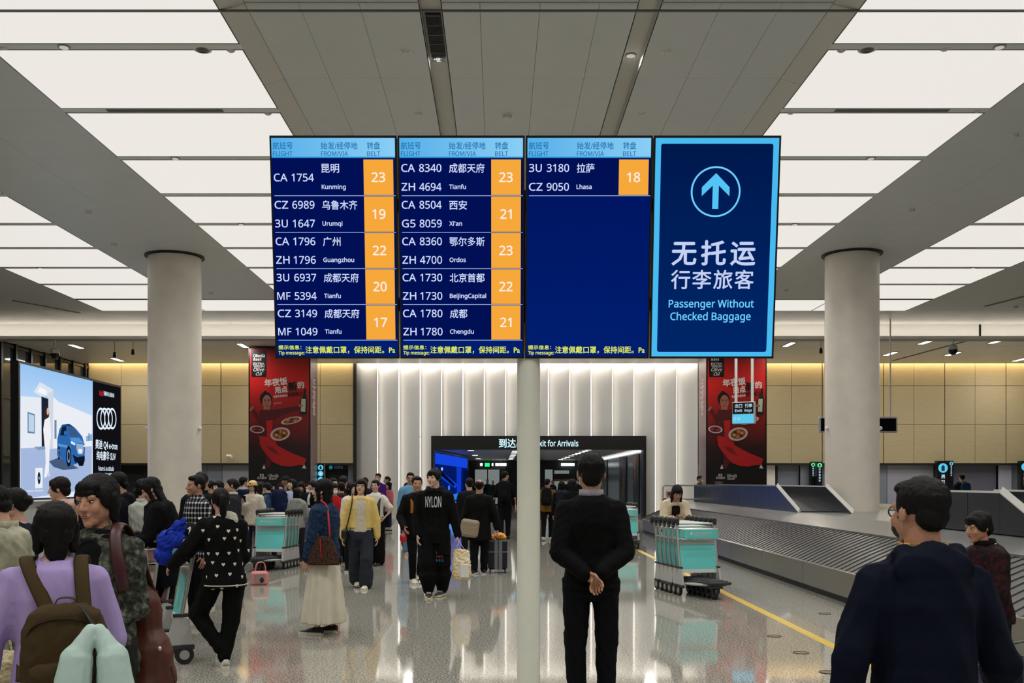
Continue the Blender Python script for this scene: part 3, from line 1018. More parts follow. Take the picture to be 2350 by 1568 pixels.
# feeder hoods: two side walls with white slanted edges, belt between them
def hood(name, label, x0, x1, ya, yb, yf, zt, npan, inner, skew=0.):
    """ya: near end at the deck, yb: near end at the top, yf: far end"""
    t = thing(name, label, 'conveyor', ((x0 + x1) / 2, yf, ZD))
    ox, oy, oz = t.location
    def wall(x, nm, k):
        # side wall panels between vertical joints
        n = npan
        for i in range(n):
            y0 = yb + (yf - yb) * i / n + .006; y1 = yb + (yf - yb) * (i + 1) / n - .006
            box(nm, (x - .02 - ox, y0 - oy, 0), (x + .02 - ox, y1 - oy, zt - oz), M_hoodp, t)
        mb = MB()
        mb.loft([[(x - .02 - ox, ya - oy, 0), (x - .02 - ox, yb - oy, zt - oz), (x - .02 - ox, yb - oy + .001, 0)], [(x + .02 - ox, ya - oy, 0), (x + .02 - ox, yb - oy, zt - oz), (x + .02 - ox, yb - oy + .001, 0)]])
        mb.build('slanted_cheek', M_hoodp, t)
        mb = MB()
        s = .06
        mb.tube([(x - ox, ya - oy - .02, .01), (x - ox, yb - oy, zt - oz + .012)], .075, 4, .35, up=(1, 0, 0))
        mb.build('white_edge', M_wtrim, t)
        box('top_edge', (x - .035 - ox, yb - oy, zt - oz), (x + .035 - ox, 0, zt - oz + .025), M_wtrim if k else M_steel, t)
    wall(x0, 'side_panel', inner)
    ya -= skew; yb -= skew
    wall(x1, 'side_panel', 1)
    ya += skew; yb += skew
    mb = MB()
    P = [(ya - oy + .1, .02), (yb - oy + .5, zt - oz - .28), (0, zt - oz - .1), (0, 0), (ya - oy + .1, 0)]
    mb.loft([[(x0 + .02 - ox, y, z) for y, z in P], [(x1 - .02 - ox, y, z) for y, z in P]])
    mb.build('feed_belt', M_kick, t)
    box('end_wall', (x0 - ox, -.04, 0), (x1 - ox, 0, zt - oz), M_hoodp, t)
    return t
hood('feeder_hood', 'dark steel feeder hood with a slanted open end at the far end of the carousel', 6.2, 6.96, 20.5, 22.1, 31.4, 1.48, 16, 0, 1.0)
hood('feeder_hood', 'pale steel feeder hood with a slanted end near the right edge of the picture', 6.12, 7.3, 10.9, 12.1, 14.6, 1.455, 3, 1)

# guard rail with stop button at the far end
t = thing('guard_rail', 'white tubular guard rail with a red stop button at the far end of the carousel', 'rail', (0, 0, 0))
d = 31.6
zf = ZD
pl, pr = X(1521, d), X(1600, d)
mb = MB()
mb.tube([(pl, d, zf - .2), (pl, d, Z(1118, d)), (pl + .08, d, Z(1114, d)), (pr, d, Z(1114, d))], .035, 8)
mb.build('top_rail', M_wtrim, t, smooth=True)
MB().tube([(pl, d, Z(1146, d)), (pr, d, Z(1146, d))], .035, 8).build('lower_rail', M_wtrim, t, smooth=True)
MB().tube([(X(1545, d), d, zf - .2), (X(1545, d), d, Z(1115, d))], .02, 8).build('post', M_alu, t)
box('control_box', (X(1529, d), d - .1, Z(1142, d)), (X(1541, d), d + .05, Z(1128, d)), mat('control_box', (180, 176, 170), .5), t)
MB().ell((X(1523, d), d - .14, Z(1147, d)), .06).build('stop_button', mat('stop_red', (150, 20, 26), .4), t)
box('label_plate', (X(1531, d), d - .12, Z(1137, d)), (X(1538, d), d - .1, Z(1130, d)), mat('label_red', (140, 40, 46), .5), t)

# yellow line on the floor, in lengths of tape
t = thing('floor_line', 'yellow safety line along the floor beside the baggage carousel', 'floor marking', (3.25, 0, 0))
M_yel = mat('yellow_tape', (222, 186, 40), .35, var=.12, vscale=14)
for k in range(11):
    y0 = 3 + k * 2.4
    box('tape_length', (-.055, y0 + .004, 0), (.055, y0 + 2.396, .002), M_yel, t)
# cable covers in the floor
for px, py in ((1893, 1409), (1838, 1499), (1900, 1544), (1777, 1461)):
    d = 3656 / (py - CY)
    t = thing('floor_box', 'small round brass cover set in the floor, %s' % {1893: 'second nearest the carousel', 1838: 'left of the navy sleeve', 1900: 'nearest the camera', 1777: 'farthest left'}[px], 'floor cover', (X(px, d), d, 0))
    MB().cyl((0, 0, 0), (0, 0, .003), .07, n=24).build('cover', mat('brass_cover', (132, 108, 64), .35, .6), t)
    MB().torus((0, 0, .003), .07, .004, nu=24, nv=6).build('ring', M_dark, t)

# ------------------------------------------------------------------ luggage carts
M_teal = mat('teal_panel', (108, 214, 210), .35, var=.05, vscale=3)
M_rub = mat('black_rubber', (22, 22, 24), .5)
M_plas = mat('dark_grey_plastic', (40, 41, 44), .45)
M_lgrey = mat('light_grey_plate', (176, 176, 172), .4)
M_white = mat('white_print', (228, 236, 232), .5)
def make_cart(label, group, panel=None):
    """nose towards -Y; origin on the floor under the rear posts"""
    pm = panel or M_teal
    t = thing('luggage_cart', label, 'luggage cart', group=group)
    w = .28
    LY = lambda z: .15 * (z - .16) / .84      # the posts lean towards the handle
    for s in (-1, 1):
        mb = MB(); mb.tube([(s * w * .96, LY(.16), .16), (s * w, LY(.55), .55), (s * w, LY(1.), 1.0)], .016, 8, 1.3)
        mb.build('post', M_alu, t, smooth=True)
        mb = MB(); mb.tube([(s * w, .12, .985), (s * w, .14, 1.05), (s * w, .20, 1.062), (s * w, .27, 1.04), (s * w, .29, .985), (s * w, .25, .955)], [.020, .032, .035, .034, .028, .02], 10)
        mb.build('grip', M_rub, t, smooth=True)
        mb = MB()
        P = [(-.09, .14), (.13, .12), (.10, .36), (-.02, .40)]
        mb.loft([[(s * w - .014, y, z) for y, z in P], [(s * w + .014, y, z) for y, z in P]])
        mb.build('side_plate', M_lgrey, t)
        mb = MB(); mb.bbox((s * w - .02, -.10, .115), (s * w + .02, .14, .16), .008); mb.bbox((s * w - .019, -.03, .38), (s * w + .019, .12, .41), .006)
        mb.build('corner_cap', M_plas, t)
        mb = MB(); mb.cyl((-.018, 0, 0), (.018, 0, 0), .075, n=20)
        o = mb.build('rear_wheel', M_rub, t, loc=(s * w, .06, .075))
        MB().cyl((-.02, 0, 0), (.02, 0, 0), .04, n=14).build('hub', M_alu, o)
    mb = MB(); mb.tube([(-w, .15, 1.0), (w, .15, 1.0)], .014, 8); mb.tube([(-w, .25, .955), (w, .25, .955)], .012, 8)
    mb.build('push_bar', M_alu, t)
    # basket: printed front plate and wire sides
    o = box('basket_plate', (-w + .05, -.02, .80), (w - .02, -.005, .92), pm, t)
    if panel is None:
        obj('lettering', text_mesh('济南遥墙国际机场', .034, .01, fitw=.26), M_white, o, loc=(-.10, -.0215, .872), rot=(math.pi / 2, 0, 0))
        obj('lettering', text_mesh('AIRPORT', .018, .0, fitw=.2), M_white, o, loc=(-.10, -.0215, .845), rot=(math.pi / 2, 0, 0))
        mb = MB(); mb.prism([(-.15, .865), (-.135, .89), (-.125, .878), (-.11, .895), (-.12, .865), (-.14, .85)], .021, .0214, Matrix.Rotation(math.pi / 2, 4, 'X'))
        mb.build('emblem', M_white, o)
    mb = MB()
    for z in (.79, .93):
        mb.tube([(-w, LY(z), z), (-w + .01, -.01, z), (w - .01, -.01, z), (w, LY(z), z)], .006, 6)
    for k in range(9):
        x = -w + .03 + k * .065
        mb.tube([(x, .12, .80), (x, 0, .79), (x, -.01, .93)], .004, 5)
    mb.build('wire_basket', M_alu, t)
    # advertising panel between the posts
    def slab(nm, z0, z1, th, g, me_):
        mb = MB()
        P = [(LY(z0) - th, z0), (LY(z1) - th, z1), (LY(z1) + th, z1), (LY(z0) + th, z0)]
        mb.loft([[(-w + g, y, z) for y, z in P], [(w - g, y, z) for y, z in P]])
        mb.build(nm, me_, t)
    slab('panel', .365, .71, .008, .016, pm)
    slab('panel_rail', .71, .765, .014, .014, M_alu)
    slab('panel_rail', .318, .365, .014, .014, M_wtrim)
    # base: two rails that run to the nose, deck bars, bumper, front caster
    for s in (-1, 1):
        mb = MB(); mb.tube([(s * (w - .03), .06, .17), (s * .19, -.45, .20), (s * .15, -.62, .215)], .024, 6, .8)
        mb.build('base_rail', M_lgrey, t)
        mb = MB(); mb.tube([(s * (w - .045), .0, .205), (s * .17, -.45, .232), (s * .14, -.6, .245)], .014, 6)
        mb.build('rubber_strip', M_rub, t)
    mb = MB()
    for y, hw in ((-.12, .22), (-.3, .19), (-.48, .165)):
        mb.box((-hw, y - .02, .178), (hw, y + .02, .19))
    mb.build('deck_bars', M_plas, t)
    mb = MB(); mb.tube([(-.17, -.54, .225), (-.15, -.66, .232), (0, -.69, .235), (.15, -.66, .232), (.17, -.54, .225)], .022, 8)
    mb.build('bumper', M_rub, t, smooth=True)
    mb = MB(); mb.cyl((0, -.5, .15), (0, -.5, .2), .045, n=14); mb.box((-.045, -.53, .06), (-.03, -.45, .17)); mb.box((.03, -.53, .06), (.045, -.45, .17)); mb.box((-.1, -.55, .15), (.1, -.4, .175))
    mb.build('caster_fork', M_plas, t)
    o = MB().cyl((-.022, 0, 0), (.022, 0, 0), .08, n=20).build('front_wheel', M_rub, t, loc=(0, -.49, .08))
    MB().cyl((-.024, 0, 0), (.024, 0, 0), .04, n=14).build('hub', M_alu, o)
    return t
def cart_row(name, n, px, d, rz, step, labels, group, panel=None, proto=None):
    """n nested carts; first one nearest the camera"""
    first = make_cart(labels[0], group, panel)
    dirx, diry = -math.sin(rz), math.cos(rz)
    x, y = X(px, d), d
    first.location = (x, y, 0); first.rotation_euler = (0, 0, rz)
    out = [first]
    for k in range(1, n):
        out.append(dup(first, (x + dirx * step * k, y + diry * step * k, 0), label=labels[min(k, len(labels) - 1)]))
    return out
ORD = ['first', 'second', 'third', 'fourth', 'fifth', 'sixth', 'seventh']
cart_row('r', 6, 1606, 13.95, math.radians(11.7), .172, ['front cart of the teal row beside the baggage carousel, its panel fully in view'] + [
    '%s cart in the teal row nested beside the baggage carousel' % ORD[k] for k in range(1, 6)], 'nested carts beside the carousel')
cart_row('l', 5, 617, 18.1, math.radians(-9), .165, ['front cart of the teal row behind the pink bag, its panel fully in view'] + [
    '%s cart in the teal row nested behind the pink bag' % ORD[k] for k in range(1, 5)], 'nested carts behind the pink bag')
M_pur = mat('purple_advert', (58, 44, 78), .35, var=.5, vscale=5, rgb2=(120, 120, 170))
cart_row('p', 4, 702, 21.0, math.radians(-14), .17, ['front cart with purple advert panels between the teal row and the denim jacket'] + [
    '%s cart of the purple advert row between teal carts and denim jacket' % ORD[k] for k in range(1, 4)], 'nested carts with purple adverts', M_pur)
cart_row('y', 2, 778, 20.5, math.radians(8), .17, ['teal cart half hidden behind the yellow jacket', 'second teal cart half hidden behind the yellow jacket'], 'carts behind the yellow jacket')
cart_row('m', 6, 1438, 23.4, math.radians(6), .17, ['front cart of the teal row right behind the man in black'] + ['%s cart of the teal row right behind the man in black' % ORD[k] for k in range(1, 6)], 'nested carts behind the man in black')
M_redp = mat('red_white_advert', (168, 40, 44), .4, var=.5, vscale=8, rgb2=(220, 216, 210))
c = cart_row('f', 2, 292, 9.9, math.radians(-25), .2, ['luggage cart with red and white panel behind the camouflage jacket', 'second luggage cart with red and white panel behind the camouflage jacket'], 'carts with red adverts', M_redp)
single = make_cart('single teal luggage cart pushed by the woman in the heart sweater', None)
single.location = (-2.93, 8.97, 0)
single.rotation_euler = (0, 0, math.radians(-66))
single.scale = (1.08, 1.08, 1.08)
# ------------------------------------------------------------------ advertising pillars with printed banners
def ramp_print(name, stops, rough=.45, emit=0.):
    """print whose ink changes along the local Y of the sheet (Generated)"""
    m = bpy.data.materials.new(name); m.use_nodes = True
    nt = m.node_tree; b = nt.nodes['Principled BSDF']
    tc = nt.nodes.new('ShaderNodeTexCoord'); sp = nt.nodes.new('ShaderNodeSeparateXYZ'); r = nt.nodes.new('ShaderNodeValToRGB')
    nt.links.new(tc.outputs['Generated'], sp.inputs[0]); nt.links.new(sp.outputs[1], r.inputs[0])
    el = r.color_ramp.elements
    el[0].position, el[0].color = stops[0][0], lin(stops[0][1])
    el[1].position, el[1].color = stops[-1][0], lin(stops[-1][1])
    for p, c in stops[1:-1]:
        q = el.new(p); q.color = lin(c)
    nt.links.new(r.outputs[0], b.inputs['Base Color']); b.inputs['Roughness'].default_value = rough
    if emit:
        nt.links.new(r.outputs[0], b.inputs['Emission Color']); b.inputs['Emission Strength'].default_value = emit
    return m
M_redp2 = ramp_print('banner_red', [(0, (14, 12, 14)), (.22, (18, 12, 14)), (.34, (52, 12, 14)), (.6, (170, 24, 22)), (.75, (226, 32, 28)), (.86, (190, 26, 24)), (1, (74, 10, 12))], .4)
def ink(c): return mat('ink_%d_%d_%d' % c, c, .45)
WHT, BLK, SKN, DRS, DRS2, PLT = (236, 232, 228), (12, 12, 13), (176, 112, 92), (206, 26, 26), (92, 18, 20), (226, 196, 196)
def banner(pxl, pxr, side_px, label, d=36.0):
    xl, xr = X(pxl, d), X(pxr, d)
    zt_ = Z(797, d)
    t = thing('advertising_pillar', label, 'pillar', (xl, d, 0), group='advertising pillars with red banners')
    w = xr - xl
    box('pillar_core', (0, .02, 0), (w, 1.42, zt_), M_black, t)
    # local sheet coordinates: u px from left of the crop used for reading, v px from its top
    k = 36 / F * .2296
    sc_ = w / ((712 - 570) * 36 / F)
    U = lambda u: (u - 131) * k * sc_
    V = lambda v: zt_ - (v - 74) * k
    sh = obj('banner_sheet', flat([(.05, V(1570)), (w - .05, V(1570)), (w - .05, V(80)), (.05, V(80))]), M_redp2, t, loc=(0, .012, 0), rot=(math.pi / 2, 0, 0))
    cnt = [0]
    def sp(pts, c, name='print_shape'):
        cnt[0] += 1
        obj(name, flat([(U(a), V(b_)) for a, b_ in pts]), ink(c), t, loc=(0, .012 - .0012 * cnt[0], 0), rot=(math.pi / 2, 0, 0))
    def tx(s, u, v, h, c, bold=0., wpx=None, rot=0., shear=0., al='L'):
        cnt[0] += 1
        obj('lettering', text_mesh(s, h * k / .8, bold, wpx * k if wpx else None, al, shear=shear), ink(c), t, loc=(U(u), .012 - .0012 * cnt[0], V(v)), rot=(math.pi / 2, rot, 0))
    sp([(160, 110), (312, 110), (312, 372), (160, 372)], BLK)
    for s, v, h, wp in (('Olivoilà', 160, 34, 112), ('Basil', 195, 30, 76), ('EXTRA', 240, 24, 108), ('VIRGIN', 265, 24, 108), ('Olive', 298, 38, 108), ('Oil', 342, 36, 62)):
        tx(s, 182 if s != 'Oil' else 206, v, h, WHT, .02, wp, shear=.25 if s in ('Olive', 'Oil') else 0)
    # dancing figure
    sp(oval(300, 530, 22, 18), (20, 8, 8)); sp(oval(306, 590, 62, 68), (20, 8, 8))
    sp([(285, 650), (345, 650), (350, 720), (280, 720)], SKN); sp(oval(316, 622, 44, 70), SKN)
    for eu in (298, 334): sp(oval(eu, 610, 9, 4, 10), (30, 14, 14)); sp(oval(eu, 598, 12, 3, 10), (40, 20, 18))
    sp(oval(316, 660, 13, 5, 10), (150, 40, 44)); sp([(316, 615), (322, 640), (310, 640)], (150, 92, 76))
    sp([(250, 700), (370, 700), (640, 665), (655, 690), (420, 770), (370, 800), (370, 990), (240, 990), (225, 800)], DRS2)
    sp([(150, 675), (180, 680), (240, 770), (215, 790)], DRS2); sp(oval(165, 690, 12, 30, a=.6), SKN)
    sp([(310, 810), (375, 800), (370, 1000), (320, 990)], DRS)
    sp([(240, 960), (400, 985), (420, 1055), (560, 1130), (712, 1190), (690, 1255), (640, 1250), (560, 1268), (470, 1262), (380, 1225), (300, 1130), (250, 1060)], DRS)
    sp([(300, 1060), (390, 1080), (450, 1160), (360, 1120)], (140, 20, 22))
    sp([(300, 1130), (370, 1220), (340, 1285), (290, 1285), (310, 1200)], DRS2)
    sp([(270, 1290), (290, 1245), (302, 1290)], WHT); sp([(668, 1285), (690, 1245), (710, 1288)], WHT)
    # bottle
    sp([(688, 490), (710, 490), (708, 560), (722, 600), (712, 752), (645, 750), (650, 600), (680, 560)], (16, 34, 20))
    sp([(662, 590), (706, 592), (700, 722), (656, 718)], (206, 210, 190)); sp(oval(655, 660, 22, 14), SKN)
    # plates of food
    for (u, v, ru, rv, a) in ((563, 808, 106, 34, -.22), (221, 897, 73, 38, .08), (452, 943, 100, 66, -.2)):
        sp(oval(u, v, ru, rv, 28, a), PLT)
        sp(oval(u, v, ru * .78, rv * .72, 24, a), (150, 84, 44) if ru != 73 else (110, 24, 24))
        for q in range(6):
            aa = q * 1.05 + u
            sp(oval(u + ru * .42 * math.cos(aa), v + rv * .4 * math.sin(aa), ru * .16, rv * .2, 12, aa), ((232, 178, 74), (66, 38, 24), (210, 140, 60))[q % 3] if ru != 73 else ((150, 40, 36), (90, 16, 18), (190, 90, 80))[q % 3])
    # lettering
    rt = math.radians(-6)
    tx('年夜饭', 297, 438, 64, WHT, .04, 226, rt)
    tx('用点', 400, 508, 58, WHT, .04, 124, rt); tx('新', 533, 474, 76, BLK, .045, 84, rt); tx('的', 628, 458, 60, WHT, .04, 62, rt)
    tx('健康年夜饭就用', 386, 572, 22, WHT, .02, 138, rt); tx('欧丽薇兰', 530, 552, 36, BLK, .03, 146, rt)
    tx('新年好', 390, 640, 20, (220, 150, 140), .02, 78, rt)
    tx('京东超市', 224, 1382, 22, WHT, .02, 92); tx('Olivoilà', 338, 1360, 34, WHT, .02, 96); tx('Basil', 345, 1388, 24, WHT, .02, 70)
    sp([(250, 1342), (288, 1342), (288, 1366), (250, 1366)], WHT); sp([(258, 1348), (280, 1348), (280, 1360), (258, 1360)], BLK); sp([(323, 1340), (326, 1340), (326, 1390), (323, 1390)], (90, 88, 88))
    tx('欧丽薇兰 ·', 215, 1432, 26, (150, 146, 144), .02, 90); tx('年货节礼盒', 270, 1480, 28, WHT, .03, 130)
    # side face
    sgn = 1 if side_px > pxr else -1
    xs_ = w + .004 if sgn > 0 else -.004
    o = obj('side_sheet', flat([(.04, .1), (1.36, .1), (1.36, zt_ - .05), (.04, zt_ - .05)]), ramp_print('banner_side', [(0, (22, 16, 20)), (.5, (74, 26, 30)), (.8, (108, 34, 34)), (1, (50, 20, 24))], .25), t,
            loc=(xs_, 0 if sgn > 0 else 1.4, 0), rot=(math.pi / 2, 0, sgn * math.pi / 2))
    for s, zz in (('年', .80), ('夜', .73), ('饭', .66)):
        obj('lettering', text_mesh(s, .55, .04, .6, 'C'), ink((170, 150, 146)), o, loc=(.7, zt_ * zz, .003))
    return t
banner(570, 712, 728, 'black pillar with a red food banner standing left of the fluted white wall')
banner(1621, 1760, 1603, 'black pillar with a red food banner standing right of the fluted white wall')

# ------------------------------------------------------------------ large glowing advertising screen at the left
AX = -11.0
t = thing('advertising_screen', 'huge glowing advertising screen with a blue car behind the crowd at the left', 'screen', (AX, 22.9, 0), rot=(math.pi / 2, 0, math.pi / 2))
def adp(px, py):
    d = AX * F / (px - CX)
    return (d - 22.9, Z(py, d))
def q6(u, v): return adp(u * .3188, 680 + v * .3188)
box('casing', (-.05, 1.15, -.18), (6.15, 4.38, -.004), M_black, t)
M_sky = grad('advert_sky', (226, 236, 250), (150, 196, 242), 1, .3, 1.0, 1.)
pic = obj('lit_picture', flat([(.02, 1.2), (4.12, 1.2), (4.12, 4.32), (.02, 4.32)]), M_sky, t)
obj('lit_caption', flat([(4.14, 1.2), (6.1, 1.2), (6.1, 4.32), (4.14, 4.32)]), glow('caption_black', (15, 15, 20), 1.), t)
kk = [0]
def ad(pts, c, par=None, e=.95):
    kk[0] += 1
    obj('picture_shape', flat([q6(*p) for p in pts]), glow('ad_%d_%d_%d' % c, c, e), par or pic, loc=(0, 0, .002 + kk[0] * .0012))
ad([(148, 1095), (660, 1075), (660, 1390), (148, 1462)], (168, 188, 226))
ad([(148, 720), (295, 730), (295, 1085), (148, 1095)], (236, 240, 248))
ad([(345, 690), (420, 760), (660, 860), (660, 1080), (345, 1100)], (240, 243, 250))
ad([(240, 690), (285, 618), (380, 672), (380, 760), (345, 720), (290, 720)], (226, 232, 244)); ad([(268, 690), (285, 655), (335, 680), (330, 712)], (250, 252, 255))
ad([(345, 700), (382, 680), (378, 1105), (345, 1085)], (214, 220, 234))
ad([(295, 722), (345, 740), (345, 1078), (297, 1082)], (30, 36, 52))
ad([(195, 832), (248, 850), (247, 990), (195, 985)], (96, 140, 182)); ad([(202, 845), (242, 860), (241, 978), (202, 972)], (196, 216, 238))
ad([(388, 890), (403, 893), (403, 1028), (388, 1025)], (110, 140, 170))
ad([(240, 1085), (330, 1080), (350, 1100), (270, 1108)], (130, 160, 186))
ad([(615, 1010), (660, 990), (660, 1040), (615, 1045)], (140, 180, 220)); ad([(632, 985), (640, 985), (640, 1040), (632, 1040)], (96, 140, 190))
# figure in white
ad(oval(332, 845, 16, 52), (58, 36, 36)); ad(oval(338, 830, 8, 26), (222, 180, 164))
ad([(315, 890), (352, 868), (362, 1000), (350, 1080), (315, 1080), (305, 960)], (246, 246, 250))
ad([(318, 1080), (352, 1080), (345, 1260), (330, 1300), (310, 1310), (322, 1200)], (242, 244, 250)); ad([(345, 1250), (352, 1300), (340, 1295)], (232, 220, 220))
# car
ad([(345, 1190), (420, 1160), (560, 1240), (450, 1252), (380, 1230)], (70, 92, 128))
ad([(405, 1030), (420, 960), (440, 925), (490, 918), (540, 955), (585, 1010), (606, 1080), (600, 1185), (520, 1215), (480, 1225), (440, 1170), (405, 1150)], (44, 104, 176))
ad([(425, 1000), (440, 940), (470, 935), (470, 1005)], (16, 30, 52)); ad([(480, 940), (530, 960), (560, 1010), (500, 1010)], (60, 90, 130))
ad([(430, 930), (490, 918), (535, 950), (480, 934)], (28, 60, 110)); ad([(490, 1020), (560, 1020), (600, 1060), (520, 1056)], (84, 148, 214))
ad([(410, 1060), (500, 1080), (505, 1100), (410, 1080)], (90, 150, 214))
ad([(500, 1040), (535, 1062), (530, 1075), (502, 1062)], (222, 240, 255)); ad([(590, 1070), (604, 1075), (604, 1088), (592, 1085)], (222, 240, 255))
ad([(538, 1062), (588, 1066), (594, 1110), (584, 1140), (552, 1138), (540, 1100)], (150, 176, 208)); ad([(554, 1100), (582, 1102), (580, 1132), (556, 1130)], (238, 246, 255))
ad([(512, 1140), (545, 1160), (600, 1150), (600, 1180), (530, 1200)], (14, 24, 40))
ad([(545, 1190), (600, 1180), (588, 1222), (560, 1224)], (12, 18, 30))
for (u, v, ru, rv) in ((483, 1152, 19, 76), (411, 1130, 9, 48)):
    ad(oval(u, v, ru, rv), (12, 18, 30)); ad(oval(u, v, ru * .62, rv * .66), (120, 150, 190)); ad(oval(u, v, ru * .4, rv * .42), (20, 30, 50))
ad(oval(456, 985, 9, 16), (50, 110, 180))
# white card with a dark oval
ad([(240, 1238), (292, 1236), (292, 1380), (238, 1384)], (240, 244, 250)); ad(oval(266, 1310, 11, 44), (20, 40, 66)); ad(oval(266, 1310, 6, 12), (110, 160, 200))
ad([(165, 1398), (225, 1396), (225, 1408), (165, 1410)], (206, 214, 234)); ad([(232, 1395), (296, 1392), (296, 1404), (232, 1408)], (206, 214, 234))
# caption
cap = t
M_capw = glow('caption_white', (224, 238, 252), 1.)
def cap_t(s, u, v, h, wpx, c=None, bold=.02):
    a, b_ = q6(u - wpx / 2, v), q6(u + wpx / 2, v)
    obj('lettering', text_mesh(s, h, bold, b_[0] - a[0], 'C'), c or M_capw, cap, loc=((a[0] + b_[0]) / 2, (a[1] + b_[1]) / 2, .004))
cap_t('Audi', 726, 697, .22, 27, glow('caption_red', (220, 30, 40), 1.), .02); cap_t('突破科技 启迪未来', 783, 708, .14, 76, None, .01)
for cxp in (725, 752, 780, 807):
    c_ = q6(cxp, 882)
    n = 40
    mb = MB(); mb.loft([[(c_[0] + r * math.cos(2 * math.pi * i / n), c_[1] + r * math.sin(2 * math.pi * i / n), 0) for i in range(n)] for r in (.245, .305)], False)
    mb.build('emblem_ring', M_capw, cap, loc=(0, 0, .006))
cap_t('奥迪 Q4 e-tron', 765, 1072, .29, 158, None, .02); cap_t('纯电豪华 SUV', 763, 1152, .28, 138, None, .02)
cap_t('Future is an attitude', 763, 1241, .17, 110, None, .01); cap_t('The next drive is electric', 763, 1280, .09, 86)
box('pedestal', (-.1, 0, -.4), (6.2, 1.13, .15), mat('pedestal_grey', (196, 196, 196), .5), t)
box('display_ledge', (-.1, 1.13, -.4), (6.2, 1.15, .35), mat('ledge_white', (226, 226, 224), .4), t)
obj('lettering', text_mesh('WH 2F', .09, .02), ink((60, 60, 60)), t, loc=(.5, .98, .155))

# ------------------------------------------------------------------ lit wayfinding signs
M_cyl = glow('sign_cyan_lit', (90, 200, 235), 1.)
M_grl = glow('sign_green_lit', (110, 235, 150), 1.)
M_wl = glow('sign_white_lit', (196, 226, 246), .9)
def wsign(px, py0, py1, d, label, c, discs=1, wpx=16, cn='卫生间', hollow=True):
    w = wpx * d / F
    t = thing('wayfinding_sign', label, 'sign', (X(px, d), d, 0))
    box('sign_body', (-w / 2, 0, 0), (w / 2, .25, Z(py0, d)), M_black, t)
    r = w * .42
    z = Z(py0, d) - r * 1.5
    for i in range(discs):
        o = obj('lit_disc', flat(oval(0, 0, r, r, 28)), c, t, loc=(0, -.01, z), rot=(math.pi / 2, 0, 0))
        obj('pictogram', flat([(-r * .35, -r * .6), (r * .35, -r * .6), (r * .35, r * .3), (0, r * .65), (-r * .35, r * .3)] if i != 1 else oval(0, 0, r * .45, r * .5)), M_wl if i else ink((20, 60, 80)), o, loc=(0, 0, .003))
        z -= r * 2.2
    if discs == 1:
        for k_, ch in enumerate(cn):
            obj('lettering', text_mesh(ch, r * .95, .02, None, 'C'), M_wl, t, loc=(0, -.01, z - k_ * r * 1.15 + r * .4), rot=(math.pi / 2, 0, 0))
    return t
wsign(736, 1064, 1120, 37.8, 'lit sign with three stacked cyan pictograms beside the left red banner', M_cyl, 3, 15)
wsign(1866, 1060, 1116, 41.9, 'narrow black sign with green disc, left one of the pair beside the carousel column', M_grl, 1, 11, '安全出口')
wsign(1881, 1060, 1116, 41.6, 'narrow black sign with green disc, right one of the pair beside the carousel column', M_grl, 1, 13, '行李查询处')
wsign(2164, 1058, 1116, 41.6, 'black sign with a cyan disc and white characters above the navy hoodie man', M_cyl, 1, 26, '男卫生间女')
wsign(2183, 1058, 1116, 41.9, 'slim black sign with half a cyan disc above the navy hoodie man', M_cyl, 1, 10, '男卫生间女')
wsign(2353, 1058, 1116, 41.6, 'black sign with a cyan disc cut by the right picture edge', M_cyl, 1, 22, '母婴室')
t = thing('door_sign', 'dim door sign with a cyan dot above the dark doorway beside the left banner', 'sign', (X(770, 42.2), 42.2, Z(1073, 42.2)))
box('plate', (-.5, 0, -.12), (.5, .05, .12), M_black, t)
obj('pictogram', flat(oval(-.2, 0, .08, .08)), glow('dim_cyan', (20, 110, 130), 1.), t, loc=(0, -.01, 0), rot=(math.pi / 2, 0, 0))
obj('lettering', text_mesh('母婴室', .13, 0), glow('dim_text', (70, 90, 110), .6), t, loc=(-.05, -.01, 0), rot=(math.pi / 2, 0, 0))

# hanging information screen behind the carousel column
d = 30.0
t = thing('hanging_screen', 'wide dark hanging screen with white frame half hidden by the right column', 'screen', (X(1970, d), d, Z(975, d)))
a = 90 * d / F
box('frame', (-a, 0, -.24), (a, .12, .24), mat('screen_frame_white', (206, 206, 204), .4), t, r=.02)
box('glass', (-a + .05, -.01, -.19), (a - .05, .002, .19), mat('screen_off', (14, 15, 22), .12), t)
for s in (-1, 1):
    MB().cyl((s * 75 * d / F, .06, .24), (s * 75 * d / F, .06, HC - t.location.z), .022, n=10).build('hanger_rod', M_trimw, t)
# hanging direction sign in front of the right banner
d = 24.0
t = thing('hanging_sign', 'small lit hanging direction sign in front of the right red banner', 'sign', (X(1706, d), d, Z(948, d)), math.radians(-24))
box('sign_body', (-.27, 0, -.26), (.27, .16, .27), mat('sign_body', (196, 200, 200), .4), t, r=.015)
obj('dark_face', flat([(-.26, -.02), (.24, -.02), (.24, .25), (-.26, .25)]), M_black, t, loc=(0, -.004, 0), rot=(math.pi / 2, 0, 0))
obj('cyan_face', flat([(-.26, -.25), (.24, -.25), (.24, -.03), (-.26, -.03)]), M_cyl, t, loc=(0, -.004, 0), rot=(math.pi / 2, 0, 0))
for s, x_, z_, h in (('出口', -.2, .17, .1), ('Exit', -.2, .06, .09), ('行李', .04, .17, .1), ('Bags', .03, .06, .08)):
    obj('lettering', text_mesh(s, h, .02, .17), M_wl, t, loc=(x_, -.008, z_), rot=(math.pi / 2, 0, 0))
obj('lettering', text_mesh('12-18', .1, .02, .16), M_wl, t, loc=(-.24, -.008, -.14), rot=(math.pi / 2, 0, 0))
for x_ in (-.19, .20):
    MB().cyl((x_, .08, .27), (x_, .08, HC - t.location.z), .035, n=10).build('hanger_rod', M_trimw, t)

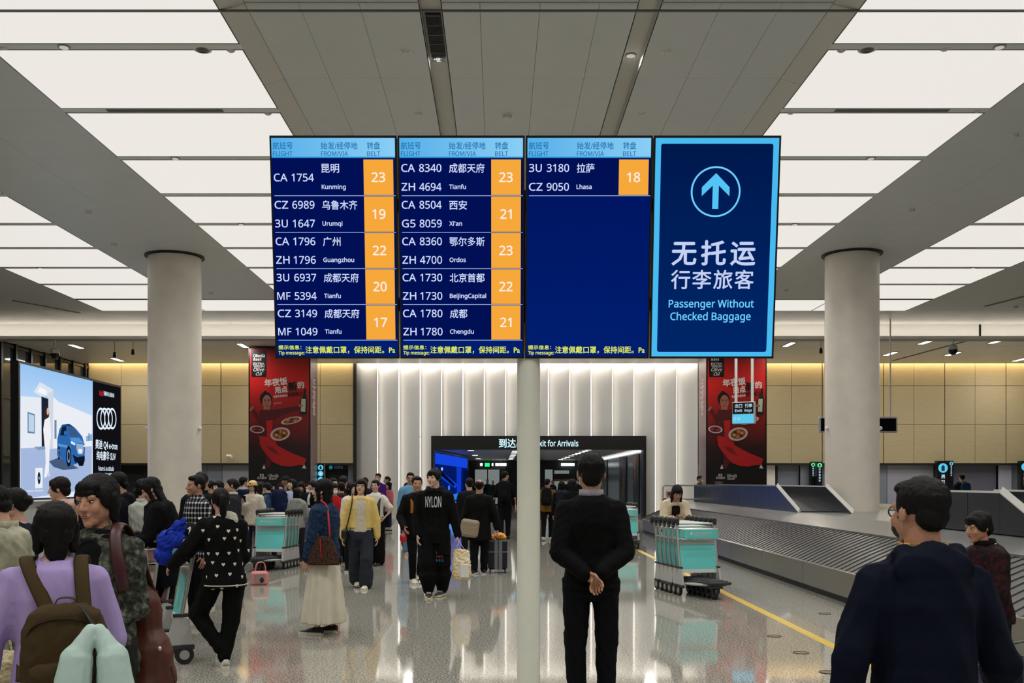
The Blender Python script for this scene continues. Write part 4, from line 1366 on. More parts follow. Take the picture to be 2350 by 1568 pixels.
# ------------------------------------------------------------------ ceiling fittings
def onceil(px, py, z=HC):
    d = (z - CAMH) * F / (CY - py)
    return X(px, d), d
# vent grille in the left slot
x_, y0 = onceil(1003, 30, 6.66); _, y1 = onceil(1003, 135, 6.66)
t = thing('air_vent', 'black louvred air vent in the left ceiling slot above the board', 'vent', (-.71, (y0 + y1) / 2, 6.62))
h = (y1 - y0) / 2
box('vent_tray', (-.085, -h, .05), (.085, h, .075), M_black, t)
for k in range(14):
    xx = -.075 + k * .0115
    box('louvre', (xx - .002, -h + .01, .012), (xx + .002, h - .01, .05), mat('louvre_dark', (44, 46, 46), .5), t)
for k in range(6):
    box('cross_bar', (-.085, -h + k * h * .4 - .004, .006), (.085, -h + k * h * .4 + .004, .014), mat('louvre_bar', (110, 112, 110), .5), t)
# speakers, detectors
def disc(px, py, r, name, label, cat, me, z=HC, hh=.03):
    x_, d_ = onceil(px, py, z)
    t = thing(name, label, cat, (x_, d_, z))
    MB().cyl((0, 0, -hh), (0, 0, .0), r * .8, r, n=24).build('cap', me, t, smooth=True)
    MB().cyl((0, 0, -.008), (0, 0, .01), r * 1.2, n=24).build('base_ring', M_trimw, t, smooth=True)
    if 'speaker' in name:
        mb = MB()
        for k in range(1, 5): mb.torus((0, 0, -hh - .001), r * .19 * k, .003, nu=20, nv=5)
        mb.build('grille_rings', M_dark, t)
    return t
M_det = mat('detector_white', (204, 202, 196), .5)
M_tan = mat('speaker_tan', (150, 148, 134), .6)
disc(465, 113, .085, 'ceiling_speaker', 'round ceiling speaker on the nearest divider at the upper left', 'speaker', M_tan, 6.505, .015)
disc(1990, 113, .085, 'ceiling_speaker', 'round ceiling speaker on the nearest divider at the upper right', 'speaker', M_tan, 6.505, .015)
for (px, py, w_) in ((8, 109, 'at the upper left picture corner'), (530, 115, 'beside the upper left speaker'), (1931, 115, 'beside the upper right speaker'), (2168, 112, 'on the nearest divider at the upper right'),
                  (615, 260, 'on the second divider left of the board'), (1815, 258, 'on the second divider right of the board'), (2243, 254, 'at the outer end of the second right divider')):
    disc(px, py, .04, 'smoke_detector', 'small round detector ' + w_, 'detector', M_det, 6.505, .02)
for (px, py, w_) in ((931, 118, 'left of the air vent'), (1532, 118, 'right of the right ceiling slot'), (960, 261, 'just above the second flight screen'), (1472, 261, 'just above the right end of the third flight screen'), (1164, 264, 'largest one above the middle of the board')):
    disc(px, py, .07 if px == 1164 else .05, 'smoke_detector', 'small white ceiling detector ' + w_, 'detector', M_det, 6.58, .05 if px == 1164 else .025)
for (px, py, w_) in ((203, 485, 'on the left grey ceiling band before the column'), (262, 560, 'on the left grey band near the column top'), (484, 672, 'on the grey band between left column and board'), (2092, 480, 'on the right grey ceiling band before the column'), (1803, 665, 'on the grey band between board and right column'),
                  (2329, 308, 'on the right grey band at the picture edge'), (2331, 703, 'on the far right ceiling')):
    disc(px, py, .06, 'smoke_detector', 'small white ceiling detector ' + w_, 'detector', M_det, HC, .05)
# dark slots in the second dividers
for x0, x1 in ((250, 515), (1912, 2172)):
    xa, dd = onceil(x0, 258); xb, _ = onceil(x1, 258)
    t = thing('linear_diffuser', 'long dark air slot in the second divider %s of the board' % ('left' if x0 < 1000 else 'right'), 'vent', ((xa + xb) / 2, DV[13], 6.5))
    h = (xb - xa) / 2
    box('slot', (-h, -.045, -.003), (h, .045, .01), M_dark, t)
    for k in range(3): box('fin', (-h, -.03 + k * .03 - .003, -.006), (h, -.03 + k * .03 + .003, 0), M_grey, t)
# elongated lamps in the ceiling beyond the beam
ld = bpy.data.lights.new('linear_lamp', 'AREA'); ld.shape = 'RECTANGLE'; ld.size = .3; ld.size_y = 1.4; ld.energy = 70; ld.color = (1, .97, .92)
M_lin = glow('linear_face', (255, 252, 246), 5.)
XSL = [-15.3, -9.2, -3.5, 1.2, 6., 10.4, 15.05, 17.45, -12.2, 21]
for x_, ys_ in ((-15.3, (36.1, 40.0)), (-9.2, (35.9, 39.6)), (-3.5, (35.0, 39)), (1.2, (35.0, 39)), (6., (35.0, 39)), (10.4, (35.6, 39.4)), (15.05, (35, 38.2)), (17.45, (34.8, 38.2)), (-12.2, (36.4,)), (21, (36, 40))):
    for ky, y_ in enumerate(ys_):
        t = thing('linear_downlight', 'elongated ceiling lamp beyond the beam, %s row, %s from the left' % ('nearer' if ky == 0 else 'farther', ORDN[sorted(XSL).index(x_)]), 'ceiling light', (x_, y_, HC), group='lamps beyond the beam')
        box('housing', (-.13, -.55, -.012), (.13, .55, .02), M_grey, t)
        box('lamp_face', (-.09, -.48, -.018), (.09, .48, -.008), M_lin, t)
        l = bpy.data.objects.new('lamp', ld); COL.objects.link(l); l.parent = t; l.location = (0, 0, -.06)
# ceiling tracks
for p0, p1 in (((2048, 828), (2265, 770)), ((30, 690), (180, 718)), ((2260, 703), (2350, 680))):
    a = onceil(*p0); c_ = onceil(*p1)
    t = thing('ceiling_slot', 'thin dark slot in the far ceiling %s' % {2048: 'right of the right column', 30: 'at the far left', 2260: 'at the right picture edge'}[p0[0]], 'slot', (a[0], a[1], HC))
    dx, dy = c_[0] - a[0], c_[1] - a[1]
    mb = MB(); mb.tube([(0, 0, -.005), (dx, dy, -.005)], .06, 4, .15, up=(0, 0, 1)); mb.build('channel', M_dark, t)
    mb = MB(); mb.tube([(.05, 0, -.012), (dx + .05, dy, -.012)], .015, 4, .5, up=(0, 0, 1)); mb.build('rail', M_grey, t)
# dome and bullet cameras
def dome(px, py, d, label):
    zc = Z(py, d)
    t = thing('dome_camera', label, 'camera', (X(px, d), d, zc))
    MB().cyl((0, 0, .12), (0, 0, 6.0 - zc), .03, n=10).build('stem', M_trimw, t)
    MB().cyl((0, 0, .0), (0, 0, .14), .15, .11, n=20).build('housing', mat('camera_white', (200, 200, 198), .4), t, smooth=True)
    MB().ell((0, 0, 0), (.14, .14, .17)).build('dome', mat('camera_black', (10, 10, 12), .1), t, smooth=2)
dome(2187, 803, 31.0, 'black dome camera under the beam right of the right column')
dome(126, 812, 31.0, 'black dome camera above the left advertising screen')
def stub(px, py, d, label):
    zc = Z(py, d)
    t = thing('ceiling_camera', label, 'camera', (X(px, d), d, zc))
    MB().cyl((0, 0, 0), (0, 0, HC - zc), .012, n=8).build('stem', M_grey, t)
    MB().cone((0, 0, -.03), (0, 0, .06), .06, .05).build('body', mat('camera_black', (10, 10, 12), .1), t, smooth=2)
stub(263, 815, 33, 'small black hanging camera left of the left column, farther from it')
stub(305, 809, 33, 'small black hanging camera left of the left column, nearer to it')
stub(1884, 806, 33, 'small black hanging camera left of the right column')
t = thing('bullet_camera', 'white bullet camera on the stone wall right of the left column', 'camera', (X(528, 41.9), 41.9, Z(1047, 41.9)))
MB().cyl((-.1, -.12, 0), (.12, -.2, -.03), .07, n=14).build('barrel', M_det, t, smooth=True)
MB().cyl((0, 0, .03), (0, -.15, .01), .03, n=10).build('arm', M_det, t)
# ------------------------------------------------------------------ people
from mathutils.bvhtree import BVHTree
JOBS = []           # (MB, voxel, smoothing, name, material, parent, after)
def job(mb, vox, it, name, material, parent, after=None, extra=None):
    JOBS.append((mb, vox, it, name, material, parent, after, extra))
def run_jobs():
    fine = [j[7][1] for j in JOBS if isinstance(j[7], tuple)]      # heads, remeshed finer than the rest of the body
    ms_ = remesh_jobs([(j[0].mesh('scratch'), j[1], j[2]) for j in JOBS] + [(f[0].mesh('scratch'), f[1], 2) for f in fine])
    heads = iter(ms_[len(JOBS):])
    for j, me in zip(JOBS, ms_):
        mb, vox, it, name, material, parent, after, extra = j
        if isinstance(extra, tuple):
            hm = next(heads)
            n1 = len(hm.vertices)
            V1 = np.empty(n1 * 3); hm.vertices.foreach_get('co', V1)
            extra[0].add(V1.reshape(-1, 3), [tuple(p.vertices) for p in hm.polygons])
            bpy.data.meshes.remove(hm)
            extra = extra[0]
        if extra is not None:                 # finer pieces (head, hands) joined to the remeshed body
            n0 = len(me.vertices)
            V0 = np.empty(n0 * 3); me.vertices.foreach_get('co', V0)
            F0 = [tuple(p.vertices) for p in me.polygons]
            VV = np.concatenate([V0.reshape(-1, 3)] + extra.v)
            m2 = bpy.data.meshes.new(name)
            m2.from_pydata(VV.tolist(), [], F0 + [tuple(i + n0 for i in f) for f in extra.f])
            bpy.data.meshes.remove(me)
            me = m2
        me.name = name
        me.materials.clear()
        if after: after(me)
        me.shade_smooth()
        obj(name, me, material, parent)
    JOBS.clear()

def cloth(c, key='', rough=.85, bump=.07, var=.12, sheen=.0, **kw):
    return mat('cloth_%d_%d_%d%s' % (*c, key), c, rough, bump=bump, bscale=70, var=var, vscale=7, spec=.12, sheen=sheen, **kw)
SKINS = {'a': (206, 160, 134), 'b': (188, 138, 110), 'c': (220, 180, 156), 'd': (150, 104, 80)}
def skin(k): return mat('skin_' + k, SKINS[k], .5, var=.06, vscale=30, rgb2=tuple(int(v * .92) for v in SKINS[k]), spec=.35)
def hairm(c=(13, 11, 11), key=''):
    return mat('hair_%d_%d_%d' % c, tuple(int(v * .75) for v in c), .55, bump=.3, bscale=60, aniso=(6, 6, .5), spec=.2)
M_eyew = mat('eye_white', (200, 192, 184), .25)
M_iris = mat('eye_dark', (22, 14, 11), .12)
M_brow = mat('eyebrow', (26, 19, 16), .7)

class P:       # everything a later prop needs to know about one person
    pass

def V3(*a): return Vector(a)
def ringp(c, ax, ay, rx, ry, n=28, mod=None):
    out = []
    for i in range(n):
        a = 2 * math.pi * i / n
        k = mod(a) if mod else 1.
        out.append(c + ax * (rx * k * math.cos(a)) + ay * (ry * k * math.sin(a)))
    return out

def hand(mb, w, f, t, s, k, curl=.45, spread=1., n=8):
    """hand with palm, four unequal fingers and a thumb; w wrist, f pointing direction, t thumb side"""
    nn = n
    f = Vector(f).normalized(); t = Vector(t); t = (t - f * t.dot(f)).normalized()
    n = (f.cross(t) * s).normalized()
    R = Matrix((t, n, f)).transposed()
    mb.ell(w + f * .048 * k, (.040 * k, .017 * k, .056 * k), R, 12, 8)
    mb.cone(w - f * .03 * k, w + f * .03 * k, .026 * k, .026 * k, 10, .75, n)
    for i, L in enumerate((.070, .079, .073, .058)):
        b = w + f * ((.088 - .004 * abs(i - 1.2)) * k) + t * ((.0295 - .0195 * i) * k)
        d = (f + t * (.10 - .075 * i) * spread).normalized()
        c = curl * (.8 + .12 * i)
        r = (.0092 - .0006 * (i == 3)) * k
        for q, fr in enumerate((.46, .30, .26)):
            a = c * (.6 if q == 0 else 1.)
            ax = n
            d = (d * math.cos(a) + ax * math.sin(a)).normalized()
            # keep bending in the plane of d and n
            n2 = (n - d * n.dot(d))
            e = b + d * (L * fr * k)
            mb.cone(b, e, r, r * .9, nn)
            b = e; r *= .92
            if n2.length > .05: pass
    b = w + f * .026 * k + t * .034 * k
    d = (f * .75 + t * .55 + n * .35).normalized()
    mb.cone(b - d * .012 * k, b + d * .038 * k, .0125 * k, .0105 * k, nn)
    mb.cone(b + d * .038 * k, b + (d + n * .35 - t * .25) .normalized() * .03 * k + d * .038 * k, .0105 * k, .0085 * k, nn)

def person(label, px, d, H, rz, fem=False, lean=(0, 0), tw=0., head=(0, 0, 0), la=None, ra=None, ll=None, rl=None,
           sk='a', hair='short', hairc=(13, 11, 11), top=None, bottom=None, shoes=None, face=True, glasses=None, mask=None,
           vox=None, lips=None, curl=.45, feet=(12, -12), wide=1., foot_pitch=(0, 0), extra=None, hat=None, z0=0., headf=0., hk=1.05, x=None):
    """one person; rz in degrees (0 looks at the camera, 180 away, -90 to the left); head = yaw, pitch, roll in degrees.
    la/ra: (upper arm dir, forearm dir[, hand dir[, thumb dir]]) for the local -x / +x side."""
    p = P()
    root = thing('person', label, 'person', (X(px, d) if x is None else x, d, z0), math.radians(rz))
    p.root, p.H = root, H
    vx = max(.0085, d * .00098)
    p.vox = vx
    hip = V3(0, 0, .5 * H)
    u = V3(lean[0], lean[1], 1).normalized()
    rt = V3(math.cos(math.radians(tw)), math.sin(math.radians(tw)), 0)
    fw = u.cross(rt).normalized()         # points to the back (+Y)
    sw = (.089 if fem else .100) * H * wide
    hw = .052 * H
    S = hip + u * .315 * H
    NB = hip + u * .343 * H
    # legs
    legs = {}
    for s, sp_, dflt in ((-1, ll, None), (1, rl, None)):
        th, sh = sp_ if sp_ else ((.02 * s, -.01, -1), (.0, .015, -1))
        th, sh = Vector(th).normalized(), Vector(sh).normalized()
        a = hip + V3(s * hw, 0, -.005 * H)
        k = a + th * .232 * H
        an = k + sh * .222 * H
        legs[s] = [a, k, an]
    zmin = min(legs[s][2].z for s in legs) - .046 * H
    off = V3(0, 0, -zmin)
    hip += off; S += off; NB += off
    for s in legs: legs[s] = [q + off for q in legs[s]]
    # arms
    arms = {}
    for s, sp_ in ((-1, la), (1, ra)):
        sp_ = sp_ or ((.16 * s, .03, -1), (.05 * s, -.14, -1))
        up, fo = Vector(sp_[0]).normalized(), Vector(sp_[1]).normalized()
        a = S + rt * (s * sw) - u * .036 * H
        e = a + up * .168 * H
        w = e + fo * .142 * H
        hd_ = Vector(sp_[2]).normalized() if len(sp_) > 2 and sp_[2] else fo
        td = Vector(sp_[3]) if len(sp_) > 3 else V3(0, -1, 0) + V3(0, 0, .3)
        arms[s] = [a, e, w, hd_, td]
    p.hip, p.S, p.NB, p.u, p.rt, p.fw, p.sw, p.arms, p.legs = hip, S, NB, u, rt, fw, sw, arms, legs
    # head frame
    hh = .134 * H * hk
    yaw, pit, rol = [math.radians(a) for a in head]
    R = Matrix.Rotation(yaw + math.radians(tw), 3, 'Z') @ Matrix.Rotation(pit, 3, 'X') @ Matrix.Rotation(rol, 3, 'Y')
    hd = (u * .7 + V3(0, 0, .3)).normalized()
    HB = NB + hd * .013 * H + V3(0, -headf, 0)
    hc = HB + R @ V3(0, -.012 * H, .070 * H)
    p.hc, p.hh, p.R = hc, hh, R
    T = lambda q: hc + R @ (Vector(q) * hh)
    R3 = R
    def hE(mb, c, r, rot=None): mb.ell(T(c), tuple(v * hh for v in r), (R3 @ rot) if rot is not None else R3)
    def hC(mb, a, b, r0, r1): mb.cone(T(a), T(b), r0 * hh, r1 * hh, 10)
    # ---- skin
    body = MB(); b = MB()
    hE(b, (0, .07, .13), (.325, .40, .365)); hE(b, (0, -.11, -.10), (.285, .27, .37)); hE(b, (0, -.02, -.20), (.275, .26, .24))
    hE(b, (0, -.285, -.425), (.10, .085, .075)); hE(b, (0, -.2, -.36), (.17, .15, .12))
    for s in (-1, 1):
        hE(b, (s * .165, -.265, -.13), (.10, .085, .12)); hE(b, (s * .335, .06, -.03), (.028, .08, .125)); hE(b, (s * .045, -.40, -.155), (.038, .045, .03))
    hC(b, (0, -.355, .05), (0, -.445, -.13), .030, .047)
    hC(b, (-.16, -.30, .085), (.16, -.30, .085), .06, .06)
    hC(b, (-.06, -.355, -.27), (.06, -.355, -.27), .035, .035)
    b.cone(HB - hd * .02 * H, T((0, .07, -.22)), (.034 if fem else .039) * H, (.029 if fem else .035) * H)
    hd_mb, b = b, body
    b.cone(HB - hd * .045 * H, T((0, .07, -.22)), (.034 if fem else .039) * H, (.026 if fem else .032) * H)
    secs = [(-.09, .06, .05), (0, .090, .066), (.35, .074, .055), (.7, .090, .064), (.88, .088, .056), (1.0, .04, .04)]
    cen = lambda s_: hip + (u * (s_ * .345 * H) if s_ >= 0 else V3(0, 0, s_ * .345 * H))
    b.loft([ringp(cen(s_), rt, fw, rx * H * (.94 if fem else 1) * wide * .93, ry * H * .93, 20) for s_, rx, ry in secs])
    for s in (-1, 1):
        a, e, w, hd_, td = arms[s]
        b.cone(NB - u * .03 * H, a, .034 * H, .036 * H)
        b.cone(a, e, .029 * H, .023 * H); b.cone(e, w, .0235 * H, .0155 * H)
        q = legs[s]
        b.cone(q[0], q[1], .050 * H, .032 * H); b.cone(q[1], q[2], .031 * H, .020 * H)
    eh = MB()
    for s in (-1, 1):
        a, e, w, hd_, td = arms[s]
        hand(eh, w, hd_, td, s, H / 1.7 * .98, curl, n=8 if d < 12 else (6 if d < 20 else 4))
    job(b, max(.017, vx * 1.9), 2, 'body', skin(sk), root, None, (eh, (hd_mb, max(.0054, d * .00052))))
    # ---- facial features
    if face:
        for s in (-1, 1):
            ey = MB(); ir = MB(); br = MB()
            hE(ey, (s * .135, -.318, .0), (.056, .042, .018)); hE(ir, (s * .135, -.348, .0), (.027, .016, .019))
            hC(br, (s * .07, -.350, .082), (s * .20, -.318, .084), .013, .008)
            hC(ir, (s * .075, -.352, .022), (s * .195, -.318, .022), .009, .007)
            eo = ey.build('eye', M_eyew, root, smooth=2) if d < 22 else None
            ir.build('pupil' if eo else 'eye', M_iris, eo or root, smooth=2)
            br.build('eyebrow', M_brow, root, smooth=2)
        lp = MB(); hE(lp, (0, -.378, -.255), (.075, .028, .017)); hE(lp, (0, -.374, -.288), (.066, .028, .019))
        lc = lips or tuple(int(v * f_) for v, f_ in zip(SKINS[sk], (.78, .55, .52)))
        lp.build('lips', mat('lips_%d_%d_%d' % tuple(lc), tuple(lc), .4), root, smooth=2)
    if glasses:
        g = MB()
        for s in (-1, 1):
            n = 20
            pts = [T((s * .135 + .095 * math.cos(2 * math.pi * i / n), -.375, .0 + .082 * math.sin(2 * math.pi * i / n))) for i in range(n + 1)]
            g.tube(pts, .0024, 5)
            g.tube([T((s * .23, -.37, .02)), T((s * .345, -.02, .03))], .0022, 5)
        g.tube([T((-.04, -.41, .01)), T((.04, -.41, .01))], .0022, 5)
        g.build('glasses', mat('glasses_%d_%d_%d' % glasses, glasses, .3, .6), root)
    if mask:
        m_ = MB(); hE(m_, (0, -.225, -.235), (.235, .255, .195))
        for s in (-1, 1): m_.tube([T((s * .22, -.22, -.15)), T((s * .345, .06, .02))], .003, 5)
        m_.build('face_mask', mat('mask_%d_%d_%d' % mask, mask, .7), root, smooth=2)
    # ---- hair
    if hair:
        h = MB()
        kind = hair.split('+')[0]
        if kind in ('short', 'crew', 'bald'):
            if kind != 'bald':
                hE(h, (0, .10, .185), (.352, .405, .348))
                hE(h, (0, -.13, .34), (.28, .22, .13))
                for s in (-1, 1): hE(h, (s * .285, .06, .13), (.07, .20, .20))
            else:
                hE(h, (0, .14, .13), (.352, .375, .30))
                for s in (-1, 1): hE(h, (s * .285, .10, .08), (.07, .20, .17))
            hE(h, (0, .28, -.04), (.27, .185, .24))
            if kind == 'crew': hE(h, (0, .24, -.15), (.24, .17, .18))
        if kind in ('fringe', 'bob', 'long', 'mop'):
            hE(h, (0, .08, .175), (.375, .43, .375))
            hE(h, (0, -.20, .27), (.28, .19, .17)); hE(h, (0, -.30, .17), (.22, .09, .09))
            for s in (-1, 1): hE(h, (s * .30, -.02, .08), (.085, .24, .25))
            hE(h, (0, .27, -.08), (.30, .21, .28))
        if kind == 'mop':
            for s in (-1, 1): hC(h, (s * .30, .06, .05), (s * .30, .10, -.36), .13, .09)
            hC(h, (0, .25, 0), (0, .24, -.42), .26, .2)
        if kind == 'bob':
            for s in (-1, 1): hC(h, (s * .29, -.06, .15), (s * .33, -.02, -.48), .11, .10); 
            hC(h, (0, .25, .1), (0, .24, -.5), .30, .26)
        if kind in ('long', 'longside'):
            L = .95
            for s in (-1, 1): hC(h, (s * .29, -.08, .15), (s * .32, -.06, -L * .75), .10, .09)
            rg = []
            for q in range(6):
                v = q / 5
                rg.append([T((x_, y_, .15 - v * (L + .25))) for x_, y_ in [((.36 + .05 * v) * math.cos(2 * math.pi * i / 16), .22 + .04 * v + (.2 - .06 * v) * math.sin(2 * math.pi * i / 16)) for i in range(16)]][::-1])
            h.loft(rg)
        if kind in ('tied', 'pony', 'bun'):
            hE(h, (0, .09, .165), (.352, .42, .365)); hE(h, (0, -.12, .31), (.27, .2, .14))
            for s in (-1, 1): hE(h, (s * .29, .05, .08), (.065, .2, .22))
            hE(h, (0, .26, -.06), (.27, .19, .22))
            if kind == 'pony':
                hE(h, (0, .46, .2), (.1, .1, .1))
                rgp = [(0, .46, .2), (0, .58, .1), (0, .60, -.15), (0, .56, -.5), (0, .52, -.85)]
                for q in range(4): hC(h, rgp[q], rgp[q + 1], (.1, .16, .17, .14)[q], (.16, .17, .14, .05)[q])
            if kind == 'bun':
                hE(h, (0, .48, .05), (.17, .15, .17))
        if '+side' in hair:
            hC(h, (.1, .3, .0), (.62, .45, -.7), .3, .22); hC(h, (.62, .45, -.7), (.75, .5, -1.2), .22, .12)
        amp = .003 if d > 6 else .0042
        job(h, max(.008, d * .0007) if d > 6 else .0052, 2, 'hair', hairm(hairc), root, lambda me, s_=len(JOBS): wrinkle(me, amp, .024, s_, (1, 1, .2)) if d > 6 else wrinkle(me, .0022, .013, s_, (1, 1, .10)))
    if hat:
        hm = MB(); hE(hm, (0, .02, .26), (.39, .43, .33)) if hat[1] != 'straw' else hE(hm, (0, .02, .30), (.38, .40, .30))
        if hat[1] == 'straw':
            hE(hm, (0, -.04, .16), (.50, .56, .07))
        else:
            hE(hm, (0, -.40, .17), (.24, .26, .035))
        hm.build('hat', mat('hat_%d_%d_%d' % hat[0], hat[0], .8, bump=.2, bscale=120), root, smooth=2)
    # ---- top
    if top is not None:
        t = dict(c=(20, 20, 22), hem=-.12, ease=.014, sleeve=1., open=0., flare=0., amp=.0045, wl=.12, cuff=0., bulk=1., key='', name='jacket', m=None)
        t.update(top)
        def garment(hem, ease, sleeve, opn, flare, bulk):
            g = MB()
            prof = [(0, .094, .070), (.35, .084, .062), (.7, .094, .070), (.86, .088, .060), (.93, .070, .054), (1.0, .050, .046)]
            R_ = []
            hs = []
            if hem < 0:
                for q in range(4):
                    v = q / 4
                    s_ = hem * (1 - v)
                    hs.append((s_, .098 + flare * (1 - v), .073 + flare * .8 * (1 - v)))
                hs += prof
            else:
                hs = [(hem, np.interp(hem, [a_[0] for a_ in prof], [a_[1] for a_ in prof]) + flare, np.interp(hem, [a_[0] for a_ in prof], [a_[2] for a_ in prof]) + flare)] + [a_ for a_ in prof if a_[0] > hem + .05]
            fk = (.93 if fem else 1.) * wide
            def mod(a):
                da = abs((a - 3 * math.pi / 2 + math.pi) % (2 * math.pi) - math.pi)
                return .62 + .38 * min(1, max(0, (da - opn) / .22)) if opn else 1.
            for s_, rx, ry in hs:
                e_ = ease * H if s_ < .95 else .004
                R_.append(ringp(cen(s_), rt, fw, rx * H * fk * bulk + e_, ry * H * bulk + e_, 32, mod if s_ < .9 else None))
            g.loft(R_)
            for s in (-1, 1):
                a, e, w, _, _ = arms[s]
                g.cone(NB - u * .026 * H + rt * (s * .022 * H), a - rt * (s * .012 * H), (.034 + ease * .3) * H, (.036 + ease * .7) * H * bulk)
                if sleeve > 0:
                    L1 = min(1, sleeve * 2)
                    g.cone(a, a.lerp(e, L1), (.036 + ease * .75) * H * bulk, (.030 + ease * .7) * H * bulk)
                    if sleeve > .5:
                        L2 = (sleeve - .5) * 2
                        g.cone(e, e.lerp(w, L2), (.030 + ease * .75) * H * bulk, (.021 + ease * .65) * H * bulk)
                        if t['cuff']: g.cone(e.lerp(w, L2 * .9), e.lerp(w, L2), (.024 + t['cuff']) * H, (.024 + t['cuff']) * H)
            return g
        g = garment(t['hem'], t['ease'], t['sleeve'], t['open'], t['flare'], t['bulk'])
        if t.get('hood'):
            hb = NB + u * -.005 * H + fw * .055 * H
            g.ell(hb - u * .022 * H - fw * .004 * H, (.088 * H, .036 * H, .05 * H)); g.ell(hb - u * .060 * H + fw * .002 * H, (.070 * H, .028 * H, .055 * H))
            for s in (-1, 1): g.cone(NB + rt * (s * .055 * H) + fw * .03 * H, NB + rt * (s * .045 * H) - fw * .04 * H - u * .02 * H, .026 * H, .02 * H)
        tm = t['m'] or cloth(t['c'], t['key'])
        job(g, vx * 1.05, 3 if d > 6 else 6, t['name'], tm, root, lambda me, a_=t['amp'], w_=t['wl'], s_=len(JOBS) + 11: wrinkle(me, a_, w_, s_, (1, 1, .55)))
        if t.get('inner'):
            ci = t['inner']
            g2 = garment(t.get('inner_hem', min(t['hem'], .12)), t.get('inner_ease', .006), 0, 0, 0, 1.0)
            job(g2, vx * 1.05, 3, 'shirt', cloth(ci, 'in'), root, lambda me, s_=len(JOBS) + 5: wrinkle(me, .004, .10, s_))
        if t.get('collar'):
            cc = MB()
            R_ = []
            for q, (r_, hz) in enumerate(((.048, -.012), (.045, .022), (.040, .022), (.040, -.012))):
                R_.append(ringp(NB + u * (hz * H), rt, fw, r_ * H * 1.05, r_ * H * 1.08, 24))
            cc.loft(R_, False, True)
            cm = t['collar'] if not isinstance(t['collar'], tuple) else cloth(t['collar'], 'co')
            cc.build('collar', cm, root, smooth=2)
        p.topm = tm
    # ---- bottom
    if bottom is not None:
        t = dict(c=(18, 18, 20), kind='trousers', w=(.060, .046, .036), amp=.005, wl=.14, short=1., key='', m=None, rise=.30)
        t.update(bottom)
        g = MB()
        bm = t['m'] or cloth(t['c'], t['key'])
        fk = (.97 if fem else 1.)
        if t['kind'] == 'trousers':
            g.loft([ringp(cen(s_), rt, fw, rx * H * fk * wide + .004 * H, ry * H + .004 * H, 28) for s_, rx, ry in ((-.19, .055, .055), (-.13, .092, .074), (0, .099, .078), (.15, .092, .07), (t['rise'], .086, .067))])
            w0, w1, w2 = t['w']
            for s in (-1, 1):
                a, k, an = legs[s]
                an = k.lerp(an, t['short'])
                kx = V3(s * .004 * H, 0, 0)
                g.cone(a + kx, k + kx, w0 * H, w1 * H); g.cone(k + kx, an + V3(0, 0, .012 * H), w1 * H, w2 * H)
                if w2 > .042:
                    g.cone(k.lerp(an, .5) + kx, an + V3(0, 0, .02 * H), (w1 + .005) * H, w2 * H)
        else:
            L = t['len']                      # hem height as fraction of H
            R_ = []
            zt_ = cen(.3).z; zb_ = L * H
            for q in range(9):
                v = q / 8
                c_ = Vector((hip.x, hip.y, zt_ + (zb_ - zt_) * v)) + (V3(0, 0, 0))
                rr = .082 + (t['flare'] - .082) * (v ** .8)
                mod = lambda a_, v=v: 1 + .10 * v * math.sin(11 * a_ + 1.2 * math.sin(2 * a_)) + .04 * v * math.sin(5 * a_)
                R_.append(ringp(c_, rt, fw, rr * H, rr * H * .86, 66, mod))
            g.loft(R_[::-1])
        job(g, vx * 1.05, 2, 'skirt' if t['kind'] == 'skirt' else 'trousers', bm, root, lambda me, a_=t['amp'], w_=t['wl'], s_=len(JOBS) + 31: wrinkle(me, a_, w_, s_, (1, 1, .6)))
    # ---- shoes
    if shoes is not None:
        t = dict(c=(24, 24, 26), sole=(206, 202, 190), size=1., m=None)
        t.update(shoes)
        for i, s in enumerate((-1, 1)):
            an = legs[s][2]
            yw = math.radians(feet[i]); pt = math.radians(foot_pitch[i])
            ff = V3(math.sin(yw), -math.cos(yw), 0); sd = V3(math.cos(yw), math.sin(yw), 0)
            Ls, Ws = .158 * H * t['size'], .027 * H * t['size']
            gz = an.z - .046 * H
            org = V3(an.x, an.y, gz) - ff * Ls * .22
            ball = org + ff * Ls * .7
            def tr(q):
                q = q - ball
                a_ = q.dot(ff); z_ = q.z; o_ = q.dot(sd)
                return ball + sd * o_ + ff * (a_ * math.cos(pt) - 0 * z_) + V3(0, 0, z_ * math.cos(pt) - a_ * math.sin(pt)) + ff * (z_ * math.sin(pt))
            up_ = MB(); so = MB()
            ts = [(0, .62, .9), (.1, .82, 1.05), (.3, .86, 1.0), (.5, .9, .72), (.72, 1.0, .5), (.9, .85, .38), (1.0, .45, .26)]
            R_, Q_ = [], []
            for v, ww, hh_ in ts:
                c_ = org + ff * Ls * v
                zt_ = .045 * H * hh_ + .012
                R_.append([tr(c_ + sd * (Ws * ww * x_) + V3(0, 0, z_)) for x_, z_ in ((-1, .012), (1, .012), (1.0, zt_ * .55), (.62, zt_ * .92), (0, zt_), (-.62, zt_ * .92), (-1.0, zt_ * .55))])
                wo = ww * 1.08
                Q_.append([tr(c_ + sd * (Ws * wo * x_) + V3(0, 0, z_)) for x_, z_ in ((-.92, .0), (.92, .0), (1, .028), (-1, .028))])
            up_.loft([r[::-1] for r in R_]); so.loft([r[::-1] for r in Q_])
            o = up_.build('shoe', t['m'] or mat('shoe_%d_%d_%d' % t['c'], t['c'], .6), root, smooth=2)
            so.build('sole', mat('sole_%d_%d_%d' % t['sole'], t['sole'], .6), o)
